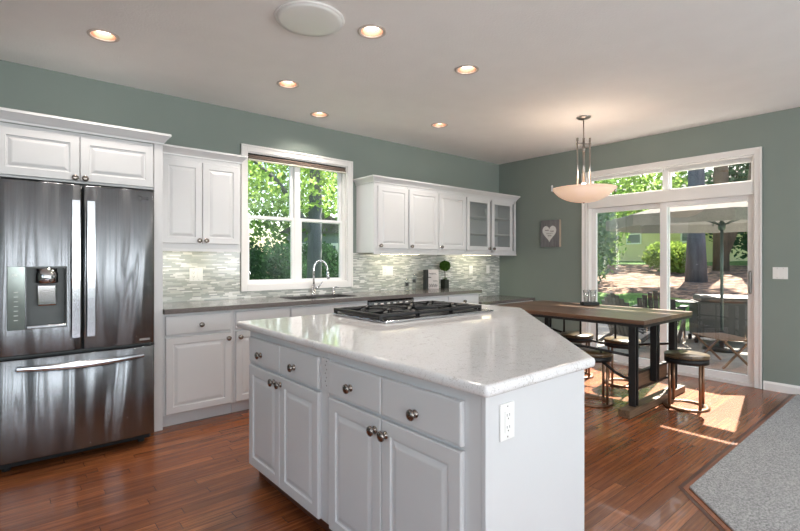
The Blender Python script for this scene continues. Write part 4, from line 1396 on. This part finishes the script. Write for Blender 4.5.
# covered grill
t = thing('barbecue_grill', 'dark barbecue grill with side shelves on the patio behind the umbrella pole', 'grill', (3.55, -1.93, gz0), .55)
MB().box(-.25, .25, -.42, .42, .10, .70, .02, 3).build('cart', M['graphite'], t)
mb = MB(); mb.prism([(-.26, .705), (.26, .705), (.26, .76), (.16, .80), (-.10, .81), (-.26, .77)], -.36, .36, .01, 2, RX(PI / 2)); mb.build('lid', M['graphite'], t)
for s in (-1, 1):
    MB().box(-.22, .22, s * .55 - .12, s * .55 + .12, .66, .685, .004, 1).build('side_shelf', M['graphite'], t)
    for q in (-1, 1): MB().lathe([(0, -.02), (.05, -.02), (.05, .02), (0, .02)], 16, T(q * .2, s * .42, .0506) @ RX(PI / 2)).build('wheel', M['rubber'], t)

# trees and shrubs
def tree(name, label, cat, loc, blobs, nleaf, size, lm, trunk=None, bm_=None, seed=1, group=None, shell=.35):
    t = thing(name, label, cat, loc, 0, group)
    rnd = random.Random(seed)
    if trunk:
        mb = MB()
        for pts, r in trunk: mb.tube(pts, r, 12)
        mb.build('trunk', bm_ or M['bark_brown'], t)
    mb = MB()
    tot = sum(b_[1][0] * b_[1][1] * b_[1][2] for b_ in blobs) ** 1
    for c, r in blobs:
        leaf_blob(c, r, int(nleaf * (r[0] * r[1] * r[2]) / tot) + 20, size, mb, rnd, shell)
    mb.build('foliage', lm, t, norm=False)
    return t
# east yard
X, Y = 9.6, .35
g0 = hgt(X, Y)
tree('pine_tree', 'large straight tree trunk with blue-grey bark seen through the right door panel', 'tree', (X, Y, g0 - .1),
     [((-.6, 2.9, 11.5), (2.6, 2.3, 2.4)), ((1.5, 3.4, 13.5), (2.6, 2.4, 2.0))], 3000, .42, M['leaf_mid'],  # unseen crown, set off the trunk to shade the left door pane
     [([(0, 0, 0), (.0, 0, 1.5), (.05, 0, 12)], [.30, .23, .14])], M['bark'], 11)
X, Y = 13.5, .8
tree('pine_tree', 'thinner brown trunk standing behind and right of the blue-grey trunk', 'tree', (X, Y, hgt(X, Y) - .1),
     [((.5, .5, 9), (2.0, 2.0, 2.0))], 900, .4, M['leaf_mid'], [([(0, 0, 0), (0, 0, 8)], [.26, .18]), ([(.0, .0, .4), (.3, -.8, 3), (.4, -1.2, 7)], [.16, .13, .1])], M['bark_brown'], 12)
def shrub(x, y, rx, ry, rz_, nl, size, m, label, seed, name='shrub', lift=0, group=None):
    z = hgt(x, y) if x > 0 else -.2
    tr = [([(0, 0, 0), (rx * .1, 0, rz_ * .7)], [.03, .02]), ([(0, 0, 0), (-rx * .3, ry * .2, rz_ * .8)], [.025, .015])]
    return tree(name, label, 'shrub', (x, y, z), [((0, 0, rz_ + lift), (rx, ry, rz_)), ((rx * .3, ry * .3, rz_ * 1.3 + lift), (rx * .7, ry * .7, rz_ * .7))], nl, size, m, tr, None, seed, group)
shrub(6.7, 2.1, .75, .75, 1.35, 2600, .13, M['leaf_grey'], 'tall airy grey-green shrub at the left edge of the door view', 21, lift=.2)
shrub(9.0, 3.1, 1.0, 1.1, 1.9, 1900, .17, M['leaf_mid'], 'tall leafy shrub behind the grey-green one, left of the house', 22)
shrub(13.0, 2.4, .8, .8, .55, 1300, .15, M['leaf_yellow'], 'low yellow-green bush in front of the pale house', 23)
shrub(12.2, 1.75, .6, .6, .55, 1300, .15, M['leaf_yellow'], 'rounded yellow-green bush just left of the big trunk', 24)
k = 0
for (x, y, rx, rz_, lab) in ((15.5, -.6, 1.8, 1.9, 'dark green hedge shrub right of the trunks'), (16.5, -3.4, 2.2, 1.9, 'dark green hedge shrub at the right edge of the door view'),
                        (19, .9, 2.2, 2.4, 'dense evergreen shrub behind the two trunks')):
    shrub(x, y, rx, rx, rz_, 2600, .24, M['leaf_dark'] if k < 4 else M['leaf_mid'], lab, 30 + k); k += 1
for i, (x, y, lab) in enumerate(((18, 7.2, 'tall bright green tree seen through the left transom pane'), (21, 1, 'tall green tree over the umbrella behind the right transom pane'), (22, -6, 'tall green tree farthest right beyond the transom'))):
    tree('broadleaf_tree', lab, 'tree', (x, y, hgt(x, y)), [((0, 0, 4.5), (3.6, 3.6, 2.6)), ((.5, 1, 7), (3.2, 3.2, 2.2)), ((-.5, -1.8, 3.6), (2.6, 2.6, 1.8))], 5200, .30,
         [M['leaf_bright'], M['leaf_grey'], M['leaf_mid'], M['leaf_mid']][i], [([(0, 0, 0), (0, 0, 4)], [.25, .18])], None, 50 + i)

# pale house
t = thing('neighbour_house', 'pale green sided house beyond the back yard', 'house', (22.0, 6.2, hgt(22, 6) - .1), -.25)
mb = MB(); mb.box(0, 7, -3.1, 4.2, 0, 3.0)
for k in range(19): mb.box(-.018, 0, -3.1, 4.2, .12 + k * .15, .13 + k * .15 + .12)
mb.build('wall', M['siding'], t)
mb = MB(); mb.prism([(-.6, 3.0), (7.6, 3.0), (3.5, 5.2)], -4.8, 3.7, m=RX(PI / 2)); mb.build('roof', M['roof'], t)
for yy in (-1.9, 1.4):
    wf = MB(); 
    for a0, a1, z0, z1 in ((yy - .50, yy - .42, 1.1, 2.3), (yy + .42, yy + .50, 1.1, 2.3), (yy - .42, yy + .42, 2.22, 2.3), (yy - .42, yy + .42, 1.1, 1.18), (yy - .42, yy + .42, 1.66, 1.72)):
        wf.box(-.06, -.019, a0, a1, z0, z1)
    wf = wf.build('window', M['trim'], t)
    MB().box(-.03, -.0185, yy - .42, yy + .42, 1.18, 2.22).build('pane', M['house_glass'], wf)
mb = MB(); mb.box(-.05, .0, -3.16, -3.08, 0, 3); mb.build('corner_board', M['trim'], t)

# north side, seen through the kitchen window
def ntree(x, y, blobs, nl, size, m, lab, seed, trunk):
    tree('maple_tree', lab, 'tree', (x, y, -.2), blobs, nl, size, m, trunk, M['bark'], seed)
ntree(-.35, 5.0, [((-.9, -.3, 3.5), (1.5, 1.0, 1.1)), ((.9, .3, 3.7), (1.3, 1.1, 1.2)), ((-2.6, .2, 3.3), (1.3, 1.0, 1.0))], 3600, .13, M['leaf_bright'],
      'bright green maple close outside the kitchen window, its trunk in the right sash', 61, [([(0, 0, 0), (.05, 0, 2), (.1, 0, 5)], [.18, .16, .12]), ([(.05, 0, 2.0), (-.8, .1, 3.2), (-1.6, .2, 3.8)], [.08, .05, .03])])
ntree(-2.6, 8.5, [((0, 0, 3.8), (2.6, 1.8, 2.0)), ((2.5, .5, 4.4), (2.2, 1.8, 2.2)), ((-1.0, 0, 5.6), (2.4, 2, 2.0))], 6500, .17, M['leaf_bright'],
      'bright green maple farther behind in the left sashes', 62, [([(0, 0, 0), (.1, 0, 5)], [.16, .10])])
ntree(1.9, 9.0, [((0, 0, 3.8), (2.4, 1.8, 2.4)), ((.8, .5, 6), (2.2, 1.8, 2.0)), ((-1.2, 0, 2.0), (1.6, 1.6, 1.2))], 5600, .17, M['leaf_mid'],
      'greener maple farther behind in the right sashes', 63, [([(0, 0, 0), (.0, 0, 5)], [.16, .10])])
for i, (x, y) in enumerate(((-3.3, 4.4), (-2.3, 5.0), (-.6, 6.4), (.9, 7.0))):
    shrub(x, y, .95, .6, .98, 4600, .10, M['leaf_dark'], ['dark hedge shrub in the lower left sash, nearest', 'dark hedge shrub in the lower left sash, beside the mullion', 'dark hedge shrub in the lower right sash', 'dark hedge shrub at the right end of the window view'][i], 70 + i)
# small grey shed with white trimmed opening
t = thing('garden_shed', 'grey shed with white trimmed window glimpsed low behind the maple', 'shed', (1.55, 7.9, -.2), -.55)
MB().box(-1.0, 1.0, .02, 1.6, 0, 2.3).build('wall', M['dark_siding'], t)
MB().prism([(-1.2, 2.3), (1.2, 2.3), (0, 3.0)], -1.7, .1, m=RX(PI / 2)).build('roof', M['roof'], t)
wf = MB()
for a0, a1, z0, z1 in ((-.55, -.47, .9, 2.0), (.47, .55, .9, 2.0), (-.47, .47, 1.92, 2.0), (-.47, .47, .9, .98), (-.03, .03, .98, 1.92)): wf.box(a0, a1, -.02, .019, z0, z1)
wf = wf.build('window', M['trim'], t)
MB().box(-.47, .47, .0, .0195, .98, 1.92).build('pane', M['house_glass'], wf)
